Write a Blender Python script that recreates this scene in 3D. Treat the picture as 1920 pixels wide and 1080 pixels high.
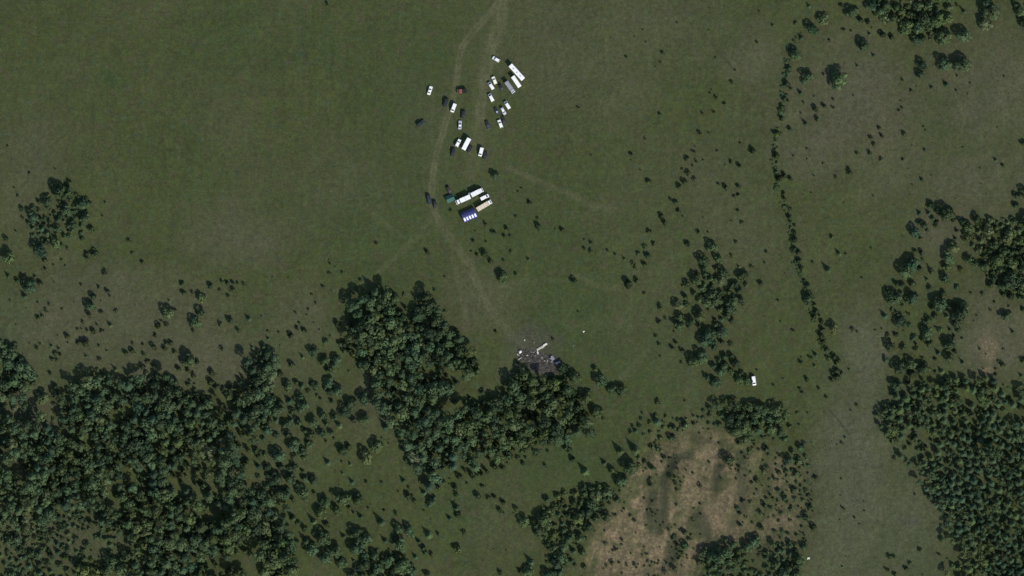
import bpy, math, random
import numpy as np
from mathutils import Vector

# ------------------------------------------------------------------ scene, camera, sky, sun, exposure
for o in list(bpy.data.objects):
    bpy.data.objects.remove(o)
scene = bpy.context.scene
COL = scene.collection
S = 0.28                       # metres on the ground per pixel of the 1920 x 1080 photograph
CAM_H = 3000.0
FRAME_W = 1920 * S

cam_data = bpy.data.cameras.new('camera')
cam_data.sensor_width = 36.0
cam_data.lens = 36.0 * CAM_H / FRAME_W
cam_data.clip_start = 10.0
cam_data.clip_end = 20000.0
cam = bpy.data.objects.new('camera', cam_data)
cam.location = (0, 0, CAM_H)
cam.rotation_euler = (0, 0, 0)
COL.objects.link(cam)
scene.camera = cam

SUN_EL = math.radians(38.0)
SUN_AZ = math.radians(142.0)   # compass azimuth, clockwise from the top of the photograph
world = bpy.data.worlds.new('World')
scene.world = world
world.use_nodes = True
wn = world.node_tree
sky = wn.nodes.new('ShaderNodeTexSky')
sky.sky_type = 'NISHITA'
sky.sun_disc = False
sky.sun_elevation = SUN_EL
sky.sun_rotation = SUN_AZ
sky.altitude = 200
sky.air_density = 1.0
sky.dust_density = 1.0
wn.links.new(sky.outputs[0], wn.nodes['Background'].inputs[0])
wn.nodes['Background'].inputs[1].default_value = 0.14

sun_data = bpy.data.lights.new('sun', 'SUN')
sun_data.energy = 4.3
sun_data.angle = math.radians(0.53)
sun_data.color = (1.0, 0.95, 0.88)
sun = bpy.data.objects.new('sun', sun_data)
to_sun = Vector((math.sin(SUN_AZ) * math.cos(SUN_EL), math.cos(SUN_AZ) * math.cos(SUN_EL), math.sin(SUN_EL)))
sun.rotation_euler = to_sun.to_track_quat('Z', 'Y').to_euler()
sun.location = to_sun * 500
COL.objects.link(sun)

scene.view_settings.view_transform = 'Standard'
scene.view_settings.look = 'None'
scene.view_settings.exposure = 0.0
scene.view_settings.gamma = 1.0
scene.view_settings.use_curve_mapping = False

rng = np.random.default_rng(11)
random.seed(5)


def wx(px):
    return (px - 960.0) * S


def wy(py):
    return (540.0 - py) * S


SUNIMG = (to_sun.x / math.hypot(to_sun.x, to_sun.y), -to_sun.y / math.hypot(to_sun.x, to_sun.y))   # towards the sun, image axes
COT = 1.0 / math.tan(SUN_EL)

# ------------------------------------------------------------------ noise in numpy
_tab = rng.random((256, 256))


def vnoise(x, y, sx=0.0, sy=0.0):
    x = x + sx
    y = y + sy
    xi = np.floor(x).astype(int)
    yi = np.floor(y).astype(int)
    fx = x - xi
    fy = y - yi
    fx = fx * fx * (3 - 2 * fx)
    fy = fy * fy * (3 - 2 * fy)
    a = _tab[xi & 255, yi & 255]
    b = _tab[(xi + 1) & 255, yi & 255]
    c = _tab[xi & 255, (yi + 1) & 255]
    d = _tab[(xi + 1) & 255, (yi + 1) & 255]
    return (a * (1 - fx) + b * fx) * (1 - fy) + (c * (1 - fx) + d * fx) * fy


def fbm(x, y, scale, octv=4, seed=0):
    v = 0
    amp = 0.5
    tot = 0
    f = 1.0 / scale
    for k in range(octv):
        v = v + amp * vnoise(x * f, y * f, seed * 17.3 + k * 31.7, seed * 9.1 + k * 13.3)
        tot += amp
        amp *= 0.5
        f *= 2.03
    return v / tot


def sstep(a, b, v):
    t = np.clip((v - a) / (b - a), 0, 1)
    return t * t * (3 - 2 * t)


def seg_dist(px, py, pts):
    """distance in photo pixels to a polyline and the position along it (0..1)"""
    best = np.full(px.shape, 1e9)
    along = np.zeros(px.shape)
    lens = [math.dist(pts[i], pts[i + 1]) for i in range(len(pts) - 1)]
    tot = sum(lens)
    acc = 0
    for i in range(len(pts) - 1):
        ax, ay = pts[i]
        bx, by = pts[i + 1]
        dx, dy = bx - ax, by - ay
        t = np.clip(((px - ax) * dx + (py - ay) * dy) / (dx * dx + dy * dy), 0, 1)
        d = np.hypot(px - ax - t * dx, py - ay - t * dy)
        m = d < best
        best = np.where(m, d, best)
        along = np.where(m, (acc + t * lens[i]) / tot, along)
        acc += lens[i]
    return best, along


def in_poly(px, py, poly):
    px = np.asarray(px, float)
    py = np.asarray(py, float)
    r = np.zeros(px.shape, bool)
    n = len(poly)
    for i in range(n):
        x1, y1 = poly[i]
        x2, y2 = poly[(i + 1) % n]
        c = (y1 > py) != (y2 > py)
        xx = (x2 - x1) * (py - y1) / ((y2 - y1) if y2 != y1 else 1e-9) + x1
        r ^= c & (px < xx)
    return r


def ell(px, py, cx, cy, rx, ry, soft=0.6, rot=0.0):
    c, s_ = math.cos(math.radians(rot)), math.sin(math.radians(rot))
    u = ((px - cx) * c + (py - cy) * s_) / rx
    v = (-(px - cx) * s_ + (py - cy) * c) / ry
    return 1 - sstep(1 - soft, 1 + soft, np.hypot(u, v))


# ------------------------------------------------------------------ materials
def new_mat(name):
    m = bpy.data.materials.new(name)
    m.use_nodes = True
    return m, m.node_tree, m.node_tree.nodes['Principled BSDF']


def plain(name, col, rough=0.5, metal=0.0, vary=0.08, scale=3.0, spec=0.5):
    """a procedural material: base colour with noise wear"""
    m, nt, b = new_mat(name)
    n = nt.nodes.new('ShaderNodeTexNoise')
    n.inputs['Scale'].default_value = scale
    n.inputs['Detail'].default_value = 4
    tc = nt.nodes.new('ShaderNodeTexCoord')
    nt.links.new(tc.outputs['Object'], n.inputs['Vector'])
    r = nt.nodes.new('ShaderNodeValToRGB')
    r.color_ramp.elements[0].position = 0.3
    r.color_ramp.elements[1].position = 0.7
    r.color_ramp.elements[0].color = tuple(c * (1 - vary) for c in col) + (1,)
    r.color_ramp.elements[1].color = tuple(min(1, c * (1 + vary)) for c in col) + (1,)
    nt.links.new(n.outputs[0], r.inputs[0])
    nt.links.new(r.outputs[0], b.inputs['Base Color'])
    b.inputs['Roughness'].default_value = rough
    b.inputs['Metallic'].default_value = metal
    b.inputs['Specular IOR Level'].default_value = spec
    return m


M = {
    'white': plain('white_paint', (0.80, 0.80, 0.78), 0.6, vary=0.09, scale=1.2),
    'offwhite': plain('cream_paint', (0.84, 0.82, 0.68), 0.55, vary=0.04),
    'beige': plain('beige_tarpaulin', (0.62, 0.54, 0.40), 0.8, vary=0.12, scale=1.5),
    'silver': plain('silver_paint', (0.42, 0.45, 0.50), 0.5, 0.0, vary=0.05),
    'grey': plain('grey_paint', (0.24, 0.25, 0.27), 0.6, vary=0.08),
    'dark': plain('black_paint', (0.016, 0.018, 0.022), 0.5, vary=0.1, spec=0.35),
    'navy': plain('navy_paint', (0.020, 0.026, 0.040), 0.5, vary=0.1, spec=0.35),
    'teal_dark': plain('dark_teal_paint', (0.018, 0.034, 0.036), 0.5, vary=0.1, spec=0.35),
    'brown': plain('dark_brown_paint', (0.035, 0.027, 0.022), 0.5, vary=0.1, spec=0.35),
    'red': plain('faded_red_paint', (0.24, 0.066, 0.036), 0.6, vary=0.12),
    'glass': plain('tinted_glass', (0.020, 0.024, 0.030), 0.18, vary=0.02),
    'tyre': plain('tyre_rubber', (0.018, 0.018, 0.018), 0.85),
    'rim': plain('wheel_rim', (0.35, 0.35, 0.36), 0.4, 0.7),
    'lamp': plain('lamp_glass', (0.7, 0.7, 0.68), 0.2),
    'chassis': plain('chassis_steel', (0.03, 0.03, 0.03), 0.7),
    'blue_fabric': plain('blue_tent_fabric', (0.040, 0.048, 0.165), 0.8, vary=0.1, scale=1.2),
    'tent_panel': plain('pale_tent_panel', (0.70, 0.72, 0.88), 0.75, vary=0.05),
    'teal_fabric': plain('teal_tent_fabric', (0.022, 0.085, 0.070), 0.85, vary=0.12, scale=1.2),
    'canvas': plain('dark_canvas', (0.020, 0.022, 0.022), 0.9, vary=0.15, scale=1.5, spec=0.1),
    'wreck_white': plain('scorched_white_skin', (0.32, 0.31, 0.25), 0.5, vary=0.2, scale=2.0),
    'wreck_tip': plain('white_aircraft_skin', (0.62, 0.61, 0.52), 0.5, vary=0.06, scale=1.5),
    'wreck_blue': plain('bluish_aircraft_skin', (0.24, 0.245, 0.275), 0.45, 0.0, vary=0.15),
    'wreck_grey': plain('scorched_metal', (0.13, 0.125, 0.115), 0.6, 0.0, vary=0.35, scale=2.5),
    'char': plain('charred_debris', (0.030, 0.028, 0.028), 0.9, vary=0.4, scale=3.0, spec=0.1),
    'bark': plain('bark', (0.075, 0.058, 0.042), 0.9, vary=0.3, scale=4.0, spec=0.1),
}


def leaf_material(name, from_attr):
    m, nt, b = new_mat(name)
    if from_attr:
        a = nt.nodes.new('ShaderNodeAttribute')
        a.attribute_name = 'tint'
        csock = a.outputs['Color']
    else:
        a = nt.nodes.new('ShaderNodeObjectInfo')
        csock = a.outputs['Color']
    g = nt.nodes.new('ShaderNodeNewGeometry')
    mp = nt.nodes.new('ShaderNodeMapRange')
    mp.inputs['To Min'].default_value = 0.80
    mp.inputs['To Max'].default_value = 1.22
    nt.links.new(g.outputs['Random Per Island'], mp.inputs['Value'])
    vm = nt.nodes.new('ShaderNodeVectorMath')
    vm.operation = 'SCALE'
    nt.links.new(csock, vm.inputs[0])
    nt.links.new(mp.outputs[0], vm.inputs['Scale'])
    nt.links.new(vm.outputs[0], b.inputs['Base Color'])
    b.inputs['Roughness'].default_value = 0.75
    b.inputs['Specular IOR Level'].default_value = 0.08
    tr = nt.nodes.new('ShaderNodeBsdfTranslucent')
    nt.links.new(vm.outputs[0], tr.inputs['Color'])
    mx = nt.nodes.new('ShaderNodeMixShader')
    mx.inputs[0].default_value = 0.18
    nt.links.new(b.outputs[0], mx.inputs[1])
    nt.links.new(tr.outputs[0], mx.inputs[2])
    nt.links.new(mx.outputs[0], nt.nodes['Material Output'].inputs['Surface'])
    return m


M['leaf'] = leaf_material('foliage', False)
M['leaf_mass'] = leaf_material('foliage_mass', True)


def ground_material():
    m, nt, b = new_mat('meadow_ground')
    N, L = nt.nodes, nt.links

    def noise(scale, detail=4, rough=0.55):
        n = N.new('ShaderNodeTexNoise')
        n.inputs['Scale'].default_value = scale
        n.inputs['Detail'].default_value = detail
        n.inputs['Roughness'].default_value = rough
        L.new(geo.outputs['Position'], n.inputs['Vector'])
        return n.outputs[0]

    def mix(f, a, c):
        x = N.new('ShaderNodeMix')
        x.data_type = 'RGBA'
        for i, v in ((0, f), (6, a), (7, c)):
            if isinstance(v, (float, int)):
                x.inputs[i].default_value = v
            elif isinstance(v, tuple):
                x.inputs[i].default_value = v + (1,)
            else:
                L.new(v, x.inputs[i])
        return x.outputs[2]

    def ramp(v, a, c):
        r = N.new('ShaderNodeMapRange')
        r.interpolation_type = 'SMOOTHSTEP'
        r.inputs['From Min'].default_value = a
        r.inputs['From Max'].default_value = c
        L.new(v, r.inputs['Value'])
        return r.outputs[0]

    def scaled(v, f):
        x = N.new('ShaderNodeMath')
        x.operation = 'MULTIPLY'
        x.inputs[1].default_value = f
        L.new(v, x.inputs[0])
        return x.outputs[0]

    geo = N.new('ShaderNodeNewGeometry')
    a1 = N.new('ShaderNodeAttribute')
    a1.attribute_name = 'cover'
    s1 = N.new('ShaderNodeSeparateColor')
    L.new(a1.outputs['Color'], s1.inputs[0])
    a2 = N.new('ShaderNodeAttribute')
    a2.attribute_name = 'wear'
    s2 = N.new('ShaderNodeSeparateColor')
    L.new(a2.outputs['Color'], s2.inputs[0])
    dry, lush, sand = s1.outputs
    track, burn, olive = s2.outputs
    grain = noise(1.15, 6, 0.75)
    clump = noise(0.16, 5, 0.6)
    big = noise(0.022, 4, 0.5)
    c = mix(ramp(big, 0.35, 0.65), GC['grass_a'], GC['grass_b'])
    c = mix(ramp(clump, 0.36, 0.66), c, GC['grass_c'])
    c = mix(lush, c, GC['lush'])
    hue = N.new('ShaderNodeTexNoise')
    hue.inputs['Scale'].default_value = 0.24
    hue.inputs['Detail'].default_value = 3
    L.new(geo.outputs['Position'], hue.inputs['Vector'])
    hs = N.new('ShaderNodeSeparateColor')
    L.new(hue.outputs['Color'], hs.inputs[0])
    c = mix(scaled(ramp(hs.outputs[0], 0.52, 0.72), 0.75), c, GC['moss'])
    c = mix(scaled(ramp(hs.outputs[1], 0.54, 0.74), 0.75), c, GC['straw'])
    c = mix(scaled(ramp(hs.outputs[2], 0.54, 0.74), 0.75), c, GC['blade'])
    dn = N.new('ShaderNodeMath')
    dn.operation = 'MULTIPLY'
    L.new(dry, dn.inputs[0])
    dmr = N.new('ShaderNodeMapRange')
    dmr.inputs['From Min'].default_value = 0.35
    dmr.inputs['From Max'].default_value = 0.65
    dmr.inputs['To Min'].default_value = 0.45
    dmr.inputs['To Max'].default_value = 1.25
    L.new(noise(0.30, 6, 0.75), dmr.inputs['Value'])
    L.new(dmr.outputs[0], dn.inputs[1])
    c = mix(dn.outputs[0], c, mix(a1.outputs['Alpha'], GC['dry_green'], GC['dry']))
    c = mix(track, c, GC['track'])
    sandc = mix(ramp(noise(0.5, 6, 0.75), 0.40, 0.66), GC['sand_a'], GC['sand_b'])
    c = mix(sand, c, sandc)
    c = mix(olive, c, GC['olive'])
    burnc = mix(ramp(noise(0.8, 6, 0.7), 0.35, 0.62), GC['burn_a'], GC['burn_b'])
    c = mix(burn, c, burnc)
    gm = N.new('ShaderNodeMapRange')
    gm.inputs['From Min'].default_value = 0.25
    gm.inputs['From Max'].default_value = 0.75
    gm.inputs['To Min'].default_value = 0.55
    gm.inputs['To Max'].default_value = 1.45
    L.new(grain, gm.inputs['Value'])
    mp = N.new('ShaderNodeMapping')
    mp.inputs['Rotation'].default_value = (0, 0, math.radians(-12))
    mp.inputs['Scale'].default_value = (0.16, 0.030, 1)
    L.new(geo.outputs['Position'], mp.inputs['Vector'])
    stn = N.new('ShaderNodeTexNoise')
    stn.inputs['Scale'].default_value = 1.0
    stn.inputs['Detail'].default_value = 4
    stn.inputs['Distortion'].default_value = 1.6
    L.new(mp.outputs[0], stn.inputs['Vector'])
    stm = N.new('ShaderNodeMapRange')
    stm.inputs['From Min'].default_value = 0.3
    stm.inputs['From Max'].default_value = 0.7
    stm.inputs['To Min'].default_value = 0.94
    stm.inputs['To Max'].default_value = 1.07
    L.new(stn.outputs[0], stm.inputs['Value'])
    mm = N.new('ShaderNodeMapRange')
    mm.inputs['From Min'].default_value = 0.3
    mm.inputs['From Max'].default_value = 0.7
    mm.inputs['To Min'].default_value = 0.84
    mm.inputs['To Max'].default_value = 1.18
    L.new(noise(0.42, 3, 0.6), mm.inputs['Value'])
    p1 = N.new('ShaderNodeMath')
    p1.operation = 'MULTIPLY'
    L.new(stm.outputs[0], p1.inputs[0])
    L.new(mm.outputs[0], p1.inputs[1])
    p2 = N.new('ShaderNodeMath')
    p2.operation = 'MULTIPLY'
    L.new(p1.outputs[0], p2.inputs[0])
    L.new(gm.outputs[0], p2.inputs[1])
    sc = N.new('ShaderNodeVectorMath')
    sc.operation = 'SCALE'
    L.new(c, sc.inputs[0])
    L.new(p2.outputs[0], sc.inputs['Scale'])
    L.new(sc.outputs[0], b.inputs['Base Color'])
    b.inputs['Roughness'].default_value = 0.95
    b.inputs['Specular IOR Level'].default_value = 0.05
    bp = N.new('ShaderNodeBump')
    bp.inputs['Strength'].default_value = 0.5
    bp.inputs['Distance'].default_value = 0.25
    L.new(noise(0.9, 5, 0.7), bp.inputs['Height'])
    L.new(bp.outputs[0], b.inputs['Normal'])
    return m


GC = dict(grass_a=(0.047, 0.057, 0.0215), grass_b=(0.056, 0.062, 0.0255), grass_c=(0.052, 0.068, 0.0240),
          lush=(0.036, 0.060, 0.022), dry=(0.078, 0.074, 0.045), dry_green=(0.075, 0.080, 0.047), track=(0.094, 0.096, 0.050),
          sand_a=(0.106, 0.086, 0.054), sand_b=(0.222, 0.168, 0.096), olive=(0.044, 0.049, 0.028),
          moss=(0.043, 0.063, 0.034), straw=(0.064, 0.060, 0.034), blade=(0.056, 0.066, 0.020),
          burn_a=(0.036, 0.034, 0.029), burn_b=(0.084, 0.078, 0.064))
M['ground'] = ground_material()

# ------------------------------------------------------------------ ground sheet: cover masks, relief
STEP = 2.0                     # photo pixels between grid lines inside the frame
ix = np.arange(-60, 1980 + STEP, STEP)
iy = np.arange(-60, 1140 + STEP, STEP)
outer = np.array([20, 60, 140, 320, 700, 1500, 3200, 7000.])
gx = np.concatenate([ix[0] - outer[::-1], ix, ix[-1] + outer])
gy = np.concatenate([iy[0] - outer[::-1], iy, iy[-1] + outer])
PX, PY = np.meshgrid(gx, gy)
NX, NY = len(gx), len(gy)
wob = (fbm(PX, PY, 60, 4, 1) - 0.5)
wob2 = (fbm(PX, PY, 60, 4, 2) - 0.5)
QX = PX + wob * 60
QY = PY + wob2 * 60

dry = np.zeros(PX.shape)
for cx, cy, rx, ry, st in [
        (460, 440, 90, 60, .55), (45, 345, 60, 110, .55), (230, 610, 190, 90, .7), (350, 680, 170, 70, .65),
        (130, 560, 90, 60, .45), (1080, 110, 150, 110, .30), (1180, 60, 200, 90, .25), (1420, 110, 55, 60, .5),
        (1610, 205, 130, 110, .75), (1530, 290, 110, 50, .5), (1870, 150, 110, 110, .75), (1820, 330, 110, 60, .5),
        (1700, 300, 150, 70, .35), (1620, 680, 45, 90, .85), (1600, 900, 75, 200, .85), (1700, 960, 70, 130, .55),
        (1870, 640, 90, 80, .85), (1770, 420, 50, 40, .6), (900, 560, 70, 60, .45), (570, 600, 60, 60, .5),
        (690, 780, 40, 60, .35), (1380, 380, 70, 130, .3), (1360, 300, 90, 90, .25), (1650, 780, 90, 60, .45),
        (120, 1000, 110, 60, .45), (90, 760, 60, 60, .5), (560, 320, 120, 130, .2), (1580, 980, 90, 120, .6),
        (960, 690, 25, 25, .4), (1200, 470, 60, 60, .2)]:
    dry = np.maximum(dry, st * ell(QX, QY, cx, cy, rx, ry, 0.75))
dry = 1.15 * dry + 0.75 * (fbm(PX, PY, 130, 5, 3) - 0.47)
dry = np.clip(dry * (0.75 + 0.6 * fbm(PX, PY, 22, 4, 4)), 0, 1)

lush = np.zeros(PX.shape)
for cx, cy, rx, ry, st in [
        (0, 605, 45, 40, 1.0), (30, 660, 50, 60, .6), (440, 70, 90, 70, .35), (560, 80, 18, 60, .45), (612, 90, 14, 60, .45),
        (205, 150, 20, 14, .75), (200, 165, 25, 12, .35), (760, 120, 100, 110, .35), (1790, 240, 90, 60, .35),
        (1080, 600, 120, 90, .35), (1060, 870, 120, 60, .45), (1180, 700, 130, 90, .3), (1000, 470, 120, 120, .2),
        (700, 420, 120, 120, .25), (1700, 1000, 40, 40, .45), (860, 960, 70, 60, .3)]:
    lush = np.maximum(lush, st * ell(QX * .6 + PX * .4, QY * .6 + PY * .4, cx, cy, rx, ry, 0.7))
lush = np.clip(lush + 0.5 * (fbm(PX, PY, 170, 4, 6) - 0.5), 0, 1) * (1 - 0.6 * dry)

SAND_POLY = [(1240, 800), (1310, 785), (1375, 800), (1420, 830), (1470, 850), (1515, 880), (1520, 960), (1500, 1020),
             (1440, 1035), (1330, 1020), (1300, 1090), (1060, 1090), (1095, 1040), (1130, 990), (1165, 930), (1190, 880), (1210, 840)]
sx_, sy_ = QX * .5 + PX * .5, QY * .5 + PY * .5
# soft polygon mask by averaging shifted inside tests
sand = np.zeros(PX.shape)
win = (PX > 1000) & (PX < 1600) & (PY > 730)
tmp = np.zeros(win.sum())
for k in range(13):
    a = k * 2.399
    r = 22 * math.sqrt(k / 13)
    tmp += in_poly(sx_[win] + r * math.cos(a), sy_[win] + r * math.sin(a), SAND_POLY)
sand[win] = tmp / 13
sand_region = sand.copy()
rx_, ry_ = PX * .95 + PY * .30, -PX * .30 + PY * .95
patchy = 0.55 * fbm(rx_ * 1.6, ry_ * .45, 22, 5, 7) + 0.45 * fbm(PX, PY, 30, 5, 8)
sand = sand * (0.20 + 0.55 * sstep(0.40, 0.56, patchy)) * (1 - 0.55 * sstep(1375, 1410, PX)) * (1 - 0.6 * (1 - sstep(810, 860, PY + 0.25 * (PX - 1300))))
for cx, cy, rx, ry, rot, st in [
        (1338, 862, 12, 32, 15, 1.0), (1195, 942, 14, 12, 0, .95), (1150, 1005, 26, 10, 40, 1.0), (1233, 1030, 12, 18, 20, .9),
        (1265, 955, 20, 9, 30, .7), (1345, 965, 28, 40, 10, .8), (1200, 1060, 70, 22, 0, .7), (1290, 880, 28, 28, 0, .6),
        (1300, 930, 22, 40, 0, .7), (1160, 985, 40, 30, 0, .6), (1365, 1000, 14, 26, 20, .6), (1460, 890, 14, 40, 0, .6),
        (1465, 980, 30, 18, 0, .6), (1855, 650, 20, 26, 0, .45), (1848, 697, 16, 9, 0, .6), (1866, 646, 5, 4, 0, .9)]:
    sand = np.maximum(sand, st * ell(QX * .35 + PX * .65, QY * .35 + PY * .65, cx, cy, rx, ry, 0.55, rot))
sand = np.clip(sand, 0, 1)

sand = np.clip(sand * (0.55 + 0.95 * fbm(rx_ * 2.2, ry_ * .5, 14, 5, 19)), 0, 1)
olive = np.zeros(PX.shape)
for pts, w, st in [
        ([(1290, 850), (1262, 862), (1248, 890), (1243, 930), (1247, 980)], 9, .85),
        ([(1222, 930), (1225, 985)], 14, .8), ([(1345, 875), (1340, 910)], 9, .6), ([(1385, 850), (1392, 900), (1388, 950)], 10, .8),
        ([(1312, 970), (1330, 1010)], 14, .7), ([(1262, 1010), (1255, 1050)], 12, .7), ([(1330, 830), (1300, 815)], 10, .4),
        ([(1390, 880), (1370, 1000)], 8, .5),
        ([(1318, 60), (1345, 95), (1376, 130)], 1.6, .55), ([(1552, 765), (1570, 785), (1592, 815)], 1.8, .8),
        ([(568, 40), (570, 120)], 3, .35), ([(625, 100), (620, 150)], 3, .4), ([(1520, 860), (1530, 895)], 6, .5)]:
    m = (PX > min(p[0] for p in pts) - 40) & (PX < max(p[0] for p in pts) + 40) & (PY > min(p[1] for p in pts) - 40) & (PY < max(p[1] for p in pts) + 40)
    d, t = seg_dist(PX[m] + wob[m] * w, PY[m] + wob2[m] * w, pts)
    olive[m] = np.maximum(olive[m], st * (1 - sstep(w * 0.3, w * 1.6, d)) * np.clip(0.75 + 0.6 * fbm(PX[m], PY[m], 16, 4, 41), 0, 1))

TRACKS = {
    'left': ([(950, -70), (945, -10), (925, 20), (895, 52), (868, 85), (860, 110), (856, 150), (850, 185), (835, 235), (820, 280),
              (812, 320), (809, 370), (815, 400), (830, 425), (855, 460), (882, 500), (900, 545), (925, 590), (955, 625), (985, 648)], 1.0),
    'right': ([(950, -60), (946, -5), (938, 40), (925, 75), (914, 120), (906, 160), (901, 200), (898, 245), (890, 290), (882, 330)], 1.0),
    'faint_a': ([(815, 405), (770, 455), (715, 505), (670, 545)], .35),
    'faint_b': ([(955, 315), (1000, 335), (1060, 360), (1110, 385), (1170, 395)], .5),
    'faint_c': ([(650, 345), (700, 400), (760, 450)], .30),
    'faint_d': ([(1075, 515), (1120, 535), (1180, 545)], .40),
    'faint_e': ([(905, 545), (960, 530), (1070, 522)], .25),
    'faint_f': ([(1165, 710), (1200, 675), (1225, 650)], .30),
    'faint_g': ([(875, 620), (870, 560), (850, 470)], .35),
    'faint_h': ([(690, 680), (680, 740), (705, 770), (750, 800)], .45),
}
track = np.zeros(PX.shape)
track_id = np.zeros(PX.shape, int)
tn = fbm(PX, PY, 14, 4, 9)
for i, (k, (pts, st)) in enumerate(TRACKS.items()):
    m = (PX > min(p[0] for p in pts) - 40) & (PX < max(p[0] for p in pts) + 40) & (PY > min(p[1] for p in pts) - 40) & (PY < max(p[1] for p in pts) + 40)
    d, t = seg_dist(PX[m] + wob[m] * 5, PY[m] + wob2[m] * 5, pts)
    if k == 'left':
        body = 0.42 * (1 - sstep(3, 10, d)) + 0.50 * np.exp(-((d - 3.4) / 1.4) ** 2)
        body = (body + 0.30 * sstep(.5, .7, t) * (1 - sstep(4, 20, d))) * (1 - 0.45 * sstep(0.40, 0.75, t))
    elif k == 'right':
        body = 0.62 * (1 - sstep(5, 17, d)) + 0.2 * np.exp(-((d - 5.5) / 2.4) ** 2)
        body = body * (1 - 0.75 * sstep(0.55, 1.0, t))
    else:
        body = 0.85 * st * (1 - sstep(1.0, 10, d)) * (1 - 0.7 * sstep(0.7, 1, t))
    body = body * (0.30 + 1.3 * tn[m])
    if k in ('left', 'right'):
        sel = d < 9.5
        idx = np.flatnonzero(m.ravel())[sel.ravel()]
        track_id.ravel()[idx] = i + 1
    track[m] = np.maximum(track[m], body)
track = np.clip(track + 0.12 * ell(PX, PY, 905, 235, 40, 90, .9) + 0.10 * ell(PX, PY, 870, 330, 60, 70, .9), 0, 1)

BURN_POLY = [(965, 652), (985, 655), (1003, 654), (1018, 662), (1045, 668), (1050, 682), (1048, 700), (1030, 705), (1012, 702), (996, 694), (985, 682), (972, 674)]
burn = np.zeros(PX.shape)
m = (PX > 930) & (PX < 1090) & (PY > 610) & (PY < 740)
tmp = np.zeros(m.sum())
for k in range(9):
    a = k * 2.399
    r = 6 * math.sqrt(k / 9)
    tmp += in_poly(PX[m] + wob[m] * 14 + r * math.cos(a), PY[m] + wob2[m] * 14 + r * math.sin(a), BURN_POLY)
burn[m] = tmp / 9
burn = np.maximum(burn, .55 * ell(QX, QY, 998, 645, 48, 30, .8))
burn = np.maximum(burn, .3 * ell(QX, QY, 985, 618, 14, 22, .8))
burn = np.maximum(burn, .35 * ell(QX, QY, 1712, 975, 16, 14, .8))

# relief: gentle field, mounds and gullies in the sand pit, sunken tracks; level where vehicles stand
flat = np.maximum(ell(PX, PY, 885, 240, 150, 220, .2), ell(PX, PY, 1005, 670, 80, 60, .3))
flat = np.maximum(flat, ell(PX, PY, 1413, 714, 25, 25, .3))
HZ = (fbm(PX, PY, 120, 3, 12) - 0.5) * 2.0 + (fbm(PX, PY, 26, 3, 13) - 0.5) * 0.40
HZ = HZ * (1 - flat)
pit = (fbm(PX, PY * 0.55, 46, 4, 14) - 0.5) * 2.8 + (np.abs(fbm(PX, PY, 22, 3, 15) - 0.5)) * -1.0
HZ = HZ + sand_region * (pit - 0.8 - olive * 0.6)
HZ = HZ - 0.10 * track * (1 - flat)


def bil(A, px, py):
    i = np.clip(np.searchsorted(gx, px) - 1, 0, NX - 2)
    j = np.clip(np.searchsorted(gy, py) - 1, 0, NY - 2)
    fx = (px - gx[i]) / (gx[i + 1] - gx[i])
    fy = (py - gy[j]) / (gy[j + 1] - gy[j])
    return (A[j, i] * (1 - fx) + A[j, i + 1] * fx) * (1 - fy) + (A[j + 1, i] * (1 - fx) + A[j + 1, i + 1] * fx) * fy


def gz(px, py):
    return float(bil(HZ, np.float64(px), np.float64(py)))


V = np.stack([wx(PX), wy(PY), HZ], -1).reshape(-1, 3)
jj, ii = np.meshgrid(np.arange(NY - 1), np.arange(NX - 1), indexing='ij')
v00 = (jj * NX + ii).ravel()
QUADS = np.stack([v00, v00 + NX, v00 + NX + 1, v00 + 1], 1)
fcx = (jj, ii)
BROWN = np.clip(1 - sstep(1480, 1560, PX) * sstep(560, 660, PY) * (1 - sstep(1780, 1830, PX)) - 0.3 + 0.6 * (fbm(PX, PY, 90, 3, 61) - .5), 0, 1)
COVER = np.stack([dry, lush, sand, BROWN], -1).reshape(-1, 4)
WEAR = np.stack([track, burn, olive, np.ones_like(dry)], -1).reshape(-1, 4)
face_track = track_id[jj, ii].ravel()
face_sand = (sand_region[jj, ii] > 0.5).ravel()
face_burn = (burn[jj, ii] > 0.5).ravel()
owner = np.zeros(len(QUADS), int)
owner[face_sand] = 3
owner[face_burn & (v00 >= 0) & (PX[jj, ii].ravel() < 1100)] = 4
owner[(face_track == 1) & (owner == 0)] = 1
owner[(face_track == 2) & (owner == 0)] = 2


def mesh_np(name, verts, faces, smooth=False):
    me = bpy.data.meshes.new(name)
    nv, nf, k = len(verts), len(faces), faces.shape[1]
    me.vertices.add(nv)
    me.vertices.foreach_set('co', np.ascontiguousarray(verts, np.float32).ravel())
    me.loops.add(nf * k)
    me.loops.foreach_set('vertex_index', np.ascontiguousarray(faces, np.int32).ravel())
    me.polygons.add(nf)
    me.polygons.foreach_set('loop_start', np.arange(0, nf * k, k, dtype=np.int32))
    me.polygons.foreach_set('use_smooth', np.full(nf, smooth))
    me.update(calc_edges=True)
    return me


def attr4(me, name, data):
    a = me.attributes.new(name, 'FLOAT_COLOR', 'POINT')
    a.data.foreach_set('color', np.ascontiguousarray(data, np.float32).ravel())


def tag(o, label=None, cat=None, group=None, kind=None):
    if label:
        o['label'] = label
    if cat:
        o['category'] = cat
    if group:
        o['group'] = group
    if kind:
        o['kind'] = kind
    return o


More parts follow.
